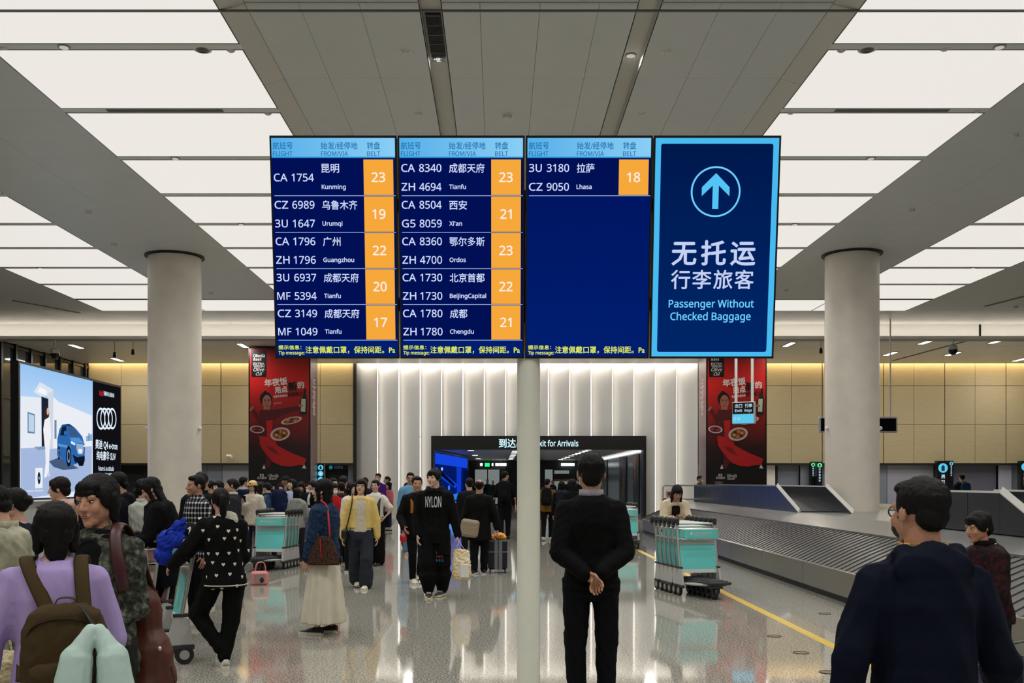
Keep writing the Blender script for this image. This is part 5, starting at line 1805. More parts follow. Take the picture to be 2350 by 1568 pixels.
            if t.get('laces'):
                lc = MB()
                for v in (.36, .44, .52, .6):
                    c_ = org + ff * Ls * v
                    zz = .045 * H * np.interp(v, [a_[0] for a_ in ts], [a_[2] for a_ in ts]) + .014
                    lc.tube([tr(c_ - sd * Ws * .6 + V3(0, 0, zz * .9)), tr(c_ + V3(0, 0, zz + .002)), tr(c_ + sd * Ws * .6 + V3(0, 0, zz * .9))], .0035, 5)
                lc.build('laces', mat('laces', (222, 220, 210), .7), o)
    return p
# ------------------------------------------------------------------ props carried by people
def prop(p, name, label, cat):
    """top-level thing in the frame of the person who carries it"""
    t = thing(name, label, cat, p.root.location, 0)
    t.rotation_euler = p.root.rotation_euler
    return t
def soft(mb, t, name, material, vox=.008, it=4, amp=.003, wl=.07):
    job(mb, vox, it, name, material, t, lambda me, s_=len(JOBS): wrinkle(me, amp, wl, s_))
def strap(t, pts, w, me, name='strap', th=.25, side=None):
    mb = MB()
    # smooth the polyline
    q = [Vector(a) for a in pts]
    for _ in range(2):
        r = [q[0]]
        for a, b_ in zip(q[:-1], q[1:]): r += [a.lerp(b_, .25), a.lerp(b_, .75)]
        q = r + [q[-1]]
    mb.tube(q, w, 8, th, side=side)
    return mb.build(name, me, t, smooth=2)
def backpack(p, label, c, w=.30, h=.44, dp=.16, z=None, both=True, strapc=None, pocket=True, drop=0., shift=0.):
    H = p.H
    t = prop(p, 'backpack', label, 'backpack')
    m_ = cloth(c, 'bp', .75)
    sm = cloth(strapc or c, 'bs', .7)
    ct = p.hip.lerp(p.NB, .62) + p.fw * (.092 * H + dp / 2) - V3(0, 0, drop) + p.rt * shift
    def Q(x_, y_, z_): return ct + p.rt * x_ + p.fw * y_ + p.u * z_
    mb = MB()
    R_ = []
    for zz, k in ((-.5, .82), (-.46, .97), (-.1, 1.), (.25, .95), (.42, .78), (.5, .45)):
        R_.append([Q(x_ * w / 2 * k, y_ * dp / 2 * k, zz * h) for x_, y_ in [(math.copysign(abs(math.cos(a)) ** .5, math.cos(a)), math.copysign(abs(math.sin(a)) ** .6, math.sin(a))) for a in [2 * math.pi * i / 24 for i in range(24)]]])
    mb.loft(R_)
    soft(mb, t, 'bag_body', m_, max(.007, p.vox * 1.1))
    if pocket:
        mb = MB(); R_ = []
        for zz, k in ((-.40, .9), (-.36, 1.), (-.08, 1.), (-.02, .8)):
            R_.append([Q(x_ * w * .38 * k, dp * .46 + y_ * .045 * k, zz * h) for x_, y_ in [(math.cos(a), math.sin(a)) for a in [2 * math.pi * i / 20 for i in range(20)]]])
        mb.loft(R_)
        soft(mb, t, 'front_pocket', m_, max(.007, p.vox * 1.1))
        o = strap(t, [Q(-w * .4, dp * .36, .22 * h), Q(-w * .3, dp * .45, .34 * h), Q(0, dp * .47, .39 * h), Q(w * .3, dp * .45, .34 * h), Q(w * .4, dp * .36, .22 * h)], .006, M_black, 'zip')
    strap(t, [Q(-.04, -dp * .2, .48 * h), Q(-.03, -.02, .55 * h), Q(.03, -.02, .55 * h), Q(.04, -dp * .2, .48 * h)], .009, sm, 'carry_loop')
    for s in (-1, 1):
        if not both and s != both_side: continue
        sh = p.S + p.rt * (s * .068 * H) + p.u * .037 * H
        strap(t, [Q(s * w * .2, -dp * .35, .40 * h), sh + p.fw * .06 * H - p.u * .005 * H, sh + p.u * .006 * H, sh - p.fw * .06 * H - p.u * .03 * H, sh - p.fw * .075 * H - p.u * .15 * H + p.rt * (s * .02), Q(s * w * .5, -dp * .5 - .02, -.25 * h)], .030 * H / 1.6, sm, 'shoulder_strap', .2, p.rt)
    return t
both_side = 1

# ------------------------------------------------------------------ patterned cloth
def pattern(name, kind):
    m = bpy.data.materials.new(name); m.use_nodes = True
    nt = m.node_tree; b = nt.nodes['Principled BSDF']; b.inputs['Roughness'].default_value = .85; b.inputs['Specular IOR Level'].default_value = .2
    tc = nt.nodes.new('ShaderNodeTexCoord'); sp = nt.nodes.new('ShaderNodeSeparateXYZ'); nt.links.new(tc.outputs['Object'], sp.inputs[0])
    def N(t, **k):
        n = nt.nodes.new(t)
        for a, v in k.items(): setattr(n, a, v)
        return n
    if kind in ('plaid', 'tanplaid'):
        per = .055 if kind == 'plaid' else .016
        outs = []
        add = N('ShaderNodeMath', operation='ADD'); nt.links.new(sp.outputs[0], add.inputs[0]); nt.links.new(sp.outputs[1], add.inputs[1])
        for src in (add.outputs[0], sp.outputs[2]):
            mu = N('ShaderNodeMath', operation='MULTIPLY'); mu.inputs[1].default_value = 1 / per; nt.links.new(src, mu.inputs[0])
            fr = N('ShaderNodeMath', operation='FRACT'); nt.links.new(mu.outputs[0], fr.inputs[0])
            gt = N('ShaderNodeMath', operation='GREATER_THAN'); gt.inputs[1].default_value = .66; nt.links.new(fr.outputs[0], gt.inputs[0])
            outs.append(gt)
        sm = N('ShaderNodeMath', operation='ADD'); nt.links.new(outs[0].outputs[0], sm.inputs[0]); nt.links.new(outs[1].outputs[0], sm.inputs[1])
        hf = N('ShaderNodeMath', operation='MULTIPLY'); hf.inputs[1].default_value = .5; nt.links.new(sm.outputs[0], hf.inputs[0])
        r = N('ShaderNodeValToRGB'); r.color_ramp.interpolation = 'CONSTANT'
        cs = ((10, 11, 14), (104, 106, 112), (218, 218, 214)) if kind == 'plaid' else ((186, 146, 88), (116, 84, 46), (30, 26, 26))
        r.color_ramp.elements[0].color = lin(cs[0]); r.color_ramp.elements[1].position = .8; r.color_ramp.elements[1].color = lin(cs[2])
        e = r.color_ramp.elements.new(.3); e.color = lin(cs[1])
        nt.links.new(hf.outputs[0], r.inputs[0]); nt.links.new(r.outputs[0], b.inputs['Base Color'])
    else:
        n = N('ShaderNodeTexNoise'); n.inputs['Detail'].default_value = 5; n.inputs['Roughness'].default_value = .65
        nt.links.new(tc.outputs['Object'], n.inputs[0])
        r = N('ShaderNodeValToRGB'); el = r.color_ramp.elements
        if kind == 'camo':
            n.inputs['Scale'].default_value = 24
            st = ((.36, (22, 24, 21)), (.46, (42, 46, 38)), (.54, (66, 70, 60)), (.64, (108, 110, 98)))
        elif kind == 'maroon':
            n.inputs['Scale'].default_value = 22
            st = ((.40, (18, 12, 14)), (.52, (30, 14, 17)), (.58, (64, 18, 24)), (.66, (24, 12, 14)))
        elif kind == 'tweed':
            n.inputs['Scale'].default_value = 150
            st = ((.30, (168, 132, 60)), (.42, (218, 186, 104)), (.56, (228, 200, 122)), (.7, (234, 214, 154)))
        elif kind == 'mono':
            n.inputs['Scale'].default_value = 60
            st = ((.40, (44, 28, 22)), (.50, (62, 42, 32)), (.57, (96, 72, 52)), (.62, (52, 34, 27)))
        elif kind == 'washed':
            n.inputs['Scale'].default_value = 6
            st = ((.34, (132, 130, 110)), (.48, (154, 152, 130)), (.56, (170, 167, 146)), (.68, (184, 180, 160)))
        elif kind == 'denim':
            n.inputs['Scale'].default_value = 30
            st = ((.34, (18, 36, 58)), (.48, (24, 46, 72)), (.58, (30, 54, 82)), (.70, (40, 66, 94)))
        el[0].position, el[0].color = st[0][0], lin(st[0][1]); el[1].position, el[1].color = st[-1][0], lin(st[-1][1])
        for q, c in st[1:-1]:
            e = el.new(q); e.color = lin(c)
        nt.links.new(n.outputs[0], r.inputs[0]); nt.links.new(r.outputs[0], b.inputs['Base Color'])
    return m
M_plaid, M_camo, M_maroon, M_tweed, M_mono, M_washed, M_denim, M_tanp = [pattern(k + '_cloth', k) for k in ('plaid', 'camo', 'maroon', 'tweed', 'mono', 'washed', 'denim', 'tanplaid')]
BK = (15, 15, 17)
walkA = dict(ll=((.02, -.34, -1), (0, .06, -1)), rl=((-.02, .22, -1), (0, .50, -1)))
walkB = dict(ll=((.02, .20, -1), (0, .46, -1)), rl=((-.02, -.32, -1), (0, .05, -1)))
small = dict(ll=((.02, -.14, -1), (0, .08, -1)), rl=((-.02, .12, -1), (0, .2, -1)))

# ------------------------------------------------------------------ foreground
man = person('man in black sweater seen from behind with hands clasped behind his back', 1357, 6.9, 1.775, 180, hair='crew', face=False, hk=1.17, wide=.98, sk='b',
    top=dict(c=(9, 9, 10), hem=-.06, ease=.016, name='sweater', collar=mat('striped_collar', (168, 164, 176), .8, var=.4, vscale=60, aniso=(1, 1, 8)), sleeve=.97, amp=.004),
    bottom=dict(c=(12, 12, 18), w=(.062, .047, .040)), shoes=dict(c=(14, 14, 15)), feet=(14, -14),
    la=((-.17, .28, -1), (.74, .50, -.52), (.45, .05, -.9), (.6, .5, .5)), ra=((.17, .28, -1), (-.74, .60, -.60), (-.75, .10, -.5), (-.1, .6, .8)), curl=.75, vox=.0055)
navy = person('man in navy hooded jacket and dark face mask standing nearest at the right', 2118, 3.25, 1.61, 180, hair='short', face=False, head=(16, 0, 0), sk='b', mask=(16, 16, 20), glasses=(60, 60, 66),
    top=dict(c=(10, 15, 33), hem=-.16, ease=.018, hood=1, amp=.010, wl=.20, collar=M_tanp, cuff=.004, key='n'), bottom=dict(c=(18, 18, 24)), shoes=dict(), wide=.97,
    la=((-.42, -.05, -1), (-.30, -.55, -.75)), ra=((.34, .06, -1), (.10, -.18, -1)), vox=.0055)
old = person('older woman in dark maroon jacket looking left at the right edge', 2275, 6.6, 1.40, -78, fem=True, lean=(0, -.10), head=(0, 8, 0), hair='fringe', sk='b', headf=.02,
    top=dict(m=M_maroon, hem=-.10, ease=.02, bulk=1.06, collar=(22, 16, 18)), bottom=dict(c=(20, 18, 22)), shoes=dict(), ra=((.2, -.25, -1), (.05, -.5, -.8)))
lilac = person('woman in lilac sweater seen from behind wearing an olive backpack', 128, 4.1, 1.505, -163, fem=True, hair='mop', face=False, head=(10, 0, 0), hk=1.10, wide=1.06,
    top=dict(c=(172, 152, 204), hem=-.20, ease=.022, flare=.012, amp=.006, wl=.18, name='sweater'), bottom=dict(c=(60, 60, 66)), shoes=dict(),
    la=((-.26, -.12, -1), (.05, -.9, -.5)), ra=((.46, .05, -1), (.2, -.3, -1)), vox=.006)
camo = person('woman in camouflage jacket turned to the left behind the lilac sweater', 234, 4.7, 1.62, -20, fem=True, hair='mop', sk='b', head=(2, 3, -4), hk=1.12, hairc=(16, 11, 12),
    top=dict(m=M_camo, hem=-.22, ease=.017, sleeve=.66, cuff=.014, amp=.008, wl=.11, open=.26, inner=(16, 16, 18), collar=None), bottom=dict(c=(40, 42, 40)), shoes=dict(),
    la=((-.25, -.1, -1), (.2, -.6, -.7)), ra=((.16, .05, -1), (-.62, -.62, -.50)), vox=.0055, lips=(150, 84, 74))
cream = person('woman in washed olive denim jacket looking down at the left edge', 8, 5.6, 1.585, -95, fem=True, hair='tied', head=(0, 22, 0), sk='a',
    top=dict(m=M_washed, hem=-.02, ease=.026, amp=.008, wl=.13, collar=M_washed), bottom=dict(c=(150, 146, 140)), shoes=dict(), ra=((.15, -.15, -1), (0, -.8, -.55)))
person('woman with a dark hair bun partly hidden at the left edge', 42, 6.7, 1.555, -80, fem=True, hair='bun', head=(0, 10, 0), top=dict(c=(26, 32, 48)), bottom=dict(), shoes=dict())

# hearts sweater, leaning on the cart
hearts = person('woman in black heart-pattern sweater with ponytail leaning on the luggage cart', 516, 8.6, 1.545, -160, fem=True, hair='pony', face=False, head=(6, 2, 0), lean=(.06, -.03),
    top=dict(c=(13, 13, 14), hem=-.17, ease=.024, bulk=1.04, amp=.006, name='sweater', key='h'), bottom=dict(c=(11, 11, 12), w=(.066, .054, .038)), shoes=dict(c=(206, 200, 186), sole=(222, 216, 200)),
    ra=((.62, -.10, -.80), (.42, -.62, -.50)), la=((-.15, -.1, -1), (.35, -.6, -.7)),
    ll=((.10, -.02, -1), (.14, .05, -1)), rl=((.40, -.30, -1), (-.55, .32, -1)), feet=(10, -20), foot_pitch=(0, 34))

# ------------------------------------------------------------------ crowd at the left
person('woman with short brown hair and pale pink hooded jacket in front of the advertising screen', 142, 10, 1.64, -82, fem=True, hair='fringe', hairc=(30, 18, 15), head=(0, 4, 0),
    top=dict(c=(206, 170, 156), hood=1, ease=.024), bottom=dict(), shoes=dict())
person('person with black hair mostly hidden behind the camouflage jacket', 222, 10.6, 1.66, 178, hair='fringe', face=False, top=dict(c=(20, 20, 24)), bottom=dict(), shoes=dict())
person('young man in dark hoodie facing left beneath the advertising caption', 280, 11, 1.70, -76, hair='fringe', head=(0, 14, 0), top=dict(c=(24, 24, 32), hood=1, ease=.024), bottom=dict(), shoes=dict())
wshirt = person('man in off-white shirt seen from behind looking right beside the left column', 330, 10.9, 1.62385, 176, hair='crew', head=(-48, 0, 0), top=dict(c=(196, 198, 188), ease=.02, hem=-.16, amp=.008, wl=.14, collar=(196, 198, 188)), bottom=dict(c=(30, 32, 38)), shoes=dict())
person('person in grey behind the off-white shirt, mostly hidden', 318, 13.2, 1.52, 170, fem=True, hair='tied', face=False, top=dict(c=(92, 92, 100)), bottom=dict(), shoes=dict())
longh = person('woman with long dark hair in black coat bending her head left', 384, 10.2, 1.66, -80, fem=True, lean=(0, -.16), head=(0, 26, 0), hair='long', hairc=(20, 13, 12),
    top=dict(c=(13, 13, 16), hem=-.55, ease=.026, bulk=1.1, flare=.02, name='coat'), bottom=dict(), shoes=dict(c=(210, 208, 200)), ra=((.2, -.3, -1), (.0, -.9, -.4)), la=((-.2, -.3, -1), (.0, -.9, -.4)))
person('man in black and white plaid shirt looking left', 453, 11, 1.6674, -48, hair='short', sk='b', head=(-8, 0, 0), top=dict(m=M_plaid, ease=.016, hem=-.14, collar=M_plaid), bottom=dict(c=(22, 22, 26)), shoes=dict(c=(196, 192, 184), laces=1))
person('tall man in black jacket seen from behind the plaid shirt', 462, 12.4, 1.71396, 172, hair='short', face=False, head=(14, 0, 0), glasses=(40, 40, 44), top=dict(c=(18, 18, 22), ease=.024, bulk=1.08, collar=(18, 18, 22)), bottom=dict(), shoes=dict())
person('dark-haired man half hidden right of the plaid shirt', 484, 19, 1.60832, -60, hair='fringe', top=dict(c=(26, 28, 36)), bottom=dict(), shoes=dict())
person('pale-faced woman with long black hair above the ponytail of the heart sweater', 503, 18, 1.60788, -40, fem=True, hair='long', sk='c', top=dict(c=(30, 30, 36)), bottom=dict(), shoes=dict())
person('woman in charcoal jacket with clipped-up brown hair facing left', 534, 16, 1.64201, -78, fem=True, hair='bun', hairc=(36, 20, 16), top=dict(c=(44, 44, 50), ease=.018, collar=(200, 198, 190)), bottom=dict(), shoes=dict())
person('man in navy suit seen from behind left of the straw hat', 558, 21, 1.6919, 168, hair='crew', face=False, head=(-30, 0, 0), top=dict(c=(18, 26, 48), collar=(190, 196, 206)), bottom=dict(c=(18, 24, 40)), shoes=dict())
hatw = person('woman in straw sun hat and cream jacket holding a phone', 581, 19.8, 1.6, -12, fem=True, hair='long', hairc=(24, 14, 12), sk='a', hat=((232, 200, 142), 'straw'), head=(-6, 0, 0),
    top=dict(c=(214, 202, 184), hem=-.14, ease=.022, bulk=1.06, amp=.005, collar=(222, 206, 198)), bottom=dict(c=(30, 46, 70)), shoes=dict(), la=((-.2, -.25, -1), (.42, -.6, .55), (.1, -.3, 1)), ra=((.3, .05, -1), (-.1, -.5, -.8)))
person('person in beige padded jacket right behind the straw hat', 607, 20.8, 1.54, 160, fem=True, hair='tied', face=False, top=dict(c=(206, 190, 162), ease=.03, bulk=1.12, amp=.01), bottom=dict(c=(34, 44, 64)), shoes=dict(), ra=((.3, -.1, -1), (-.3, -.5, -.6)))
bluep = person('man in faded denim jacket bending left with a navy backpack', 622, 20.3, 1.57781, -118, hair='crew', lean=(0, -.12), head=(0, 16, 0), mask=(226, 228, 226), top=dict(c=(66, 92, 126), ease=.02, hood=1), bottom=dict(c=(30, 34, 44)), shoes=dict())
backpack(bluep, 'large navy backpack on the man in faded denim', (16, 28, 62), .34, .56, .26)
person('woman in black with pale blue face mask in front of the left banner', 644, 24, 1.54748, 8, fem=True, hair='long', mask=(190, 208, 232), top=dict(c=(16, 16, 20)), bottom=dict(), shoes=dict())
person('man in dark cap and grey scarf in front of the left banner', 657, 26, 1.72516, -70, hair='crew', sk='d', hat=((18, 16, 18), 'cap'), top=dict(c=(120, 110, 104), ease=.02), bottom=dict(), shoes=dict())
person('woman in pale blue shirt gazing up to the left', 669, 21.2, 1.64639, -18, fem=True, hair='long', sk='c', head=(-10, -10, 0), top=dict(c=(178, 192, 218), ease=.018), bottom=dict(c=(150, 166, 196)), shoes=dict(), la=((-.3, 0, -1), (.1, -.7, -.4)))
person('girl with long black hair in grey hoodie seen from behind', 682, 19.6, 1.46276, 165, fem=True, hair='long', face=False, top=dict(c=(152, 152, 148), hood=1, ease=.024), bottom=dict(c=(40, 40, 46)), shoes=dict(), la=((-.3, -.3, -1), (-.5, -.5, -.6)))
person('long-haired woman looking down with a hand at her face', 693, 22.5, 1.60031, 0, fem=True, hair='long', head=(-8, 20, 0), top=dict(c=(22, 22, 30)), bottom=dict(), shoes=dict(), la=((-.15, -.4, -1), (.2, -.4, .8)))
person('person with white face mask left of the black suit', 705, 24.5, 1.52495, 20, hair='short', mask=(232, 232, 228), top=dict(c=(24, 24, 28)), bottom=dict(), shoes=dict())
person('young man in black suit and white shirt looking left', 718, 22, 1.60963, -52, hair='fringe', top=dict(c=(13, 13, 15), open=.2, inner=(222, 222, 220), collar=(222, 222, 220)), bottom=dict(), shoes=dict())
denim = person('long-haired woman in denim jacket and long white skirt facing left', 744, 10.45, 1.615, -100, fem=True, hair='long', face=False, hairc=(9, 8, 8), hk=1.12,
    top=dict(m=M_denim, hem=-.05, ease=.024, bulk=1.1, sleeve=.92, amp=.006), bottom=dict(kind='skirt', c=(226, 218, 196), len=.075, flare=.158, amp=.003), shoes=dict(c=(14, 14, 15), sole=(226, 220, 202), laces=1, size=1.05),
    ra=((.10, -.22, -1), (.0, -.30, -1)), feet=(4, -6), ll=((.0, .10, -1), (0, .05, -1)), rl=((0, -.08, -1), (0, -.04, -1)))
person('woman partly hidden beside the doorway, facing right', 764, 21.5, 1.67, 50, fem=True, hair='tied', top=dict(c=(40, 34, 34)), bottom=dict(), shoes=dict())
person('man in black baseball cap near the dark doorway', 788, 21, 1.70, 150, hair='crew', face=False, head=(30, 0, 0), hat=((14, 16, 22), 'cap'), top=dict(c=(18, 18, 20)), bottom=dict(), shoes=dict())
person('person with red scarf and face mask near the dark doorway', 767, 18.6, 1.56, 20, fem=True, hair='fringe', mask=(206, 220, 236), top=dict(c=(180, 30, 36)), bottom=dict(), shoes=dict())
person('man in brown jacket seen from behind left of the yellow jacket', 783, 19.2, 1.585, -140, hair='crew', face=False, top=dict(c=(56, 42, 32), hood=1, ease=.022), bottom=dict(), shoes=dict())
person('woman with long dark hair in white blouse left of the yellow jacket', 806, 17.6, 1.585, 60, fem=True, hair='long', sk='c', top=dict(c=(222, 216, 206), ease=.026, bulk=1.08), bottom=dict(), shoes=dict())
person('dark-haired person whose head shows above the yellow jacket', 838, 24, 1.69, 170, hair='short', face=False, top=dict(c=(30, 30, 30)), bottom=dict(), shoes=dict())

# ------------------------------------------------------------------ walking towards the camera
yel = person('woman in yellow tweed jacket and wide dark jeans walking towards the camera', 828, 14.9, 1.65, 6, fem=True, hair='bob', hairc=(22, 14, 12), sk='c', glasses=(120, 116, 110), head=(-10, -9, 4), lips=(150, 60, 56),
    top=dict(m=M_tweed, hem=.14, ease=.020, open=.30, inner=(218, 206, 184), inner_hem=.05, inner_ease=.012, name='jacket', bulk=1.05), bottom=dict(c=(48, 53, 60), w=(.064, .062, .066), key='j', rise=.22), shoes=dict(c=(222, 216, 196), sole=(228, 222, 204)),
    la=((-.36, .06, -1), (-.10, -.10, -1)), ra=((.30, .10, -1), (.06, .02, -1)), **walkB)
tee = person('woman in white T-shirt with black vertical strap and hand on hip', 862, 18.9, 1.63, -14, fem=True, hair='tied', top=dict(c=(224, 220, 210), sleeve=.4, hem=-.1), bottom=dict(c=(12, 12, 14), w=(.064, .056, .056)), shoes=dict(c=(16, 16, 18), sole=(30, 30, 30)),
    ra=((.62, .15, -.8), (-.55, -.45, -.72)))
person('man in purple shirt wearing a white face mask, arms folded over a denim jacket', 868, 30, 1.84, -22, hair='short', mask=(234, 234, 230), top=dict(c=(88, 34, 132)), bottom=dict(c=(18, 18, 20)), shoes=dict(c=(60, 60, 60)), la=((-.2, -.2, -1), (.7, -.6, -.1)), ra=((.2, -.2, -1), (-.7, -.6, -.1)))
pinkw = person('woman in pink jacket and white trousers carrying a white bag', 893, 31.5, 1.58, -62, fem=True, hair='long', top=dict(c=(226, 122, 132), ease=.02), bottom=dict(c=(226, 222, 214), w=(.066, .05, .038)), shoes=dict(c=(24, 24, 26)))
person('person with pale blue face mask behind the pink jacket', 889, 34, 1.77, -70, hair='bun', fem=True, mask=(150, 190, 226), top=dict(c=(40, 40, 44)), bottom=dict(), shoes=dict())
nyl = person('young man in long black jacket with white print carrying a carrier bag', 998, 13.8, 1.775, -6, hair='fringe', sk='c', head=(-26, 0, 0), wide=1.04,
    top=dict(c=(12, 12, 13), hem=-.50, ease=.018, bulk=1.0, flare=.008, open=.42, inner=(10, 10, 11), inner_hem=-.25, collar=None, hood=1), bottom=dict(c=(12, 12, 13), w=(.07, .076, .046), key='s'), shoes=dict(c=(40, 38, 34), sole=(222, 210, 172), laces=1, size=1.08),
    la=((-.22, .02, -1), (.1, -.4, -1)), ra=((.30, .02, -1), (.20, -.10, -1)), **small)
stp = person('man in black jacket with a mustard strap holding a red ball bag', 957, 15.7, 1.70, 12, hair='short', sk='b', head=(-2, 0, 0), top=dict(c=(16, 16, 17), hem=-.2, ease=.02), bottom=dict(c=(14, 14, 16), w=(.056, .042, .034)), shoes=dict(c=(214, 208, 192), sole=(226, 220, 204), laces=1),
    la=((-.35, -.05, -1), (.15, -.7, -.62)), ra=((.2, -.2, -1), (-.6, -.7, -.25)), **walkA)
person('man with glasses and light blue shirt behind the black jackets', 942, 21.5, 1.79, 6, hair='short', sk='b', glasses=(30, 30, 32), top=dict(c=(110, 160, 196)), bottom=dict(c=(96, 130, 160)), shoes=dict(c=(150, 110, 100)))
person('short person with pale face mask left of the man with glasses', 934, 24, 1.56, 0, fem=True, hair='fringe', mask=(206, 224, 240), top=dict(c=(120, 170, 204)), bottom=dict(), shoes=dict())

# ------------------------------------------------------------------ walking away through the gateway
bald = person('balding man in black coat walking away with shoulder bag and suitcase', 1100, 17.2, 1.635, 176, hair='bald', face=False, sk='b', top=dict(c=(14, 14, 15), hem=-.42, ease=.022, bulk=1.05, flare=.006, name='coat'), bottom=dict(c=(14, 14, 16), w=(.062, .05, .042)), shoes=dict(c=(18, 18, 20), sole=(220, 216, 206)),
    la=((-.42, .0, -1), (-.16, .05, -1)), ra=((.26, 0, -1), (.12, -.1, -1)), **small)
person('man in dark jacket walking away left of the balding man', 1077, 20, 1.67, 170, hair='crew', face=False, head=(30, 0, 0), top=dict(c=(22, 22, 28), ease=.024), bottom=dict(), shoes=dict(), **small)
bpm = person('tall man in black T-shirt walking away with a black backpack', 1158, 27.5, 1.88, 178, hair='short', face=False, head=(-40, 0, 0), top=dict(c=(14, 14, 16), sleeve=.42), bottom=dict(c=(18, 18, 26)), shoes=dict(c=(16, 16, 18), sole=(16, 16, 18)), la=((-.3, .06, -1), (-.1, 0, -1)), ra=((.3, .06, -1), (.1, 0, -1)), **small)
backpack(bpm, 'black backpack on the tall man in black T-shirt', (17, 17, 20), .34, .56, .2)
mus = person('man in mustard sweater walking away right of the white pole', 1256, 27, 1.69, 172, hair='short', face=False, head=(-30, 0, 0), top=dict(c=(128, 94, 34), sleeve=.85, hem=-.1), bottom=dict(c=(16, 16, 20)), shoes=dict(c=(216, 206, 190)), **walkA)
backpack(mus, 'black backpack on the man in mustard sweater', (18, 18, 20), .3, .5, .18)
nvb = person('person in black with a navy backpack walking away beside the mustard sweater', 1289, 25, 1.60, 178, hair='mop', face=False, top=dict(c=(18, 18, 22), hood=1), bottom=dict(), shoes=dict())
backpack(nvb, 'navy backpack beside the mustard sweater', (30, 32, 48), .3, .46, .18)
person('person with big round dark hair walking away just left of the man in black', 1313, 23.5, 1.63, 180, fem=True, hair='mop', face=False, hk=1.25, top=dict(c=(18, 18, 20)), bottom=dict(), shoes=dict())
for k, (px, dd, hh_, c, rz_) in enumerate(((1096, 57, 1.68, (30, 50, 56), 0), (1119, 56, 1.72, (24, 44, 48), 10), (1131, 60, 1.66, (40, 40, 44), 0), (1268, 58, 1.66, (34, 60, 60), 0), (1290, 55, 1.74, (40, 42, 46), 0), (1304, 60, 1.72, (30, 30, 36), 10), (1326, 52, 1.7, (36, 36, 40), -20))):
    person('distant person waiting at the corridor end, %s from the left' % ('first', 'second', 'third', 'fourth', 'fifth', 'sixth', 'seventh')[k], px, dd, hh_, rz_, hair='short', top=dict(c=c), bottom=dict(), shoes=dict(), mask=(220, 224, 226) if k == 6 else None)

# ------------------------------------------------------------------ around the carousel
cartw = person('long-haired woman in cream cardigan leaning on the teal carts over her phone', 1541, 15.95, 1.62, 4, fem=True, hair='long', lean=(0, -.50), head=(0, 30, 0), headf=.03, sk='b',
    top=dict(c=(222, 206, 176), ease=.022, open=.35, inner=(40, 20, 24), bulk=1.05), bottom=dict(c=(24, 24, 28)), shoes=dict(), la=((-.22, -.35, -1), (.45, -.9, .18)), ra=((.22, -.35, -1), (-.45, -.9, .18)), curl=.8)
person('man in black with white face mask behind the feeder hood', 1605, 35.2, 1.80, 62, hair='short', mask=(228, 228, 226), top=dict(c=(14, 14, 16), ease=.02), bottom=dict(), shoes=dict())
far = person('distant person with a blue backpack walking away at the far right', 2208, 33, 1.845, 180, hair='short', face=False, top=dict(c=(22, 26, 34), ease=.022), bottom=dict(), shoes=dict())
backpack(far, 'blue backpack on the distant person at the far right', (34, 62, 92), .34, .5, .18)
# ------------------------------------------------------------------ bags and things people carry
# olive backpack with mint neck pillow
bp = backpack(lilac, 'olive brown backpack on the woman in lilac', (66, 52, 30), .33, .42, .15, strapc=(70, 56, 32), drop=.17, shift=-.06)
H = lilac.H
ct = lilac.hip.lerp(lilac.NB, .62) + lilac.fw * (.092 * H + .15)
t = prop(lilac, 'neck_pillow', 'mint green neck pillow hanging from the olive backpack', 'pillow')
mb = MB()
c0 = ct + V3(-.18, .05, -.19)
for s in (-1, 1):
    pts = [c0 + V3(s * .015, 0, .14), c0 + V3(s * .065, .02, .03), c0 + V3(s * .08, .03, -.10), c0 + V3(s * .055, .02, -.22)]
    for q in range(3): mb.cone(pts[q], pts[q + 1], (.024, .062, .075)[q], (.062, .075, .062)[q])
mb.cone(c0 + V3(-.06, .02, -.22), c0 + V3(.06, .02, -.22), .07, .07)
soft(mb, t, 'pillow_body', cloth((184, 206, 198), 'p', .9), .006, 4, .0012, .05)
strap(t, [c0 + V3(.0, -.03, .14), c0 + V3(.03, -.05, .19), c0 + V3(.06, -.06, .23)], .010, M_black, 'hanging_cord')

# rust bag of the woman in camouflage
t = thing('shoulder_bag', 'rust brown slouchy leather bag hanging behind the camouflage jacket', 'bag', (X(316, 4.75), 4.85, .62))
mb = MB()
for cz, rx, ry in ((.12, .14, .09), (-.02, .16, .10), (.30, .09, .06)):
    mb.ell((0, 0, cz), (rx, ry, .19))
mb.cone((-.08, 0, -.12), (.10, 0, -.14), .09, .09)
soft(mb, t, 'bag_body', mat('rust_leather', (92, 42, 22), .5, var=.3, vscale=8, bump=.2, bscale=12), .006, 4, .007, .2)
M_oxb = mat('oxblood_leather', (66, 28, 26), .4)
zc = t.location.z
loc = t.location
sh = camo.root.matrix_basis @ (camo.S + camo.rt * .07 * camo.H + camo.u * .045 * camo.H)
strap(t, [(-.08, -.05, .36), Vector(sh) - loc + V3(.06, -.12, -.30), Vector(sh) - loc + V3(0, -.10, -.06), Vector(sh) - loc + V3(0, -.01, .02), Vector(sh) - loc + V3(.02, .09, -.06), (.05, .05, .34)], .028, M_oxb, 'shoulder_strap', .2)
strap(t, [(.12, -.02, .12), (.15, -.02, 0), (.16, -.01, -.1)], .005, M_black, 'tassel', 1.)
MB().ell((.10, -.09, .18), .012).build('stud', M_alu, t)

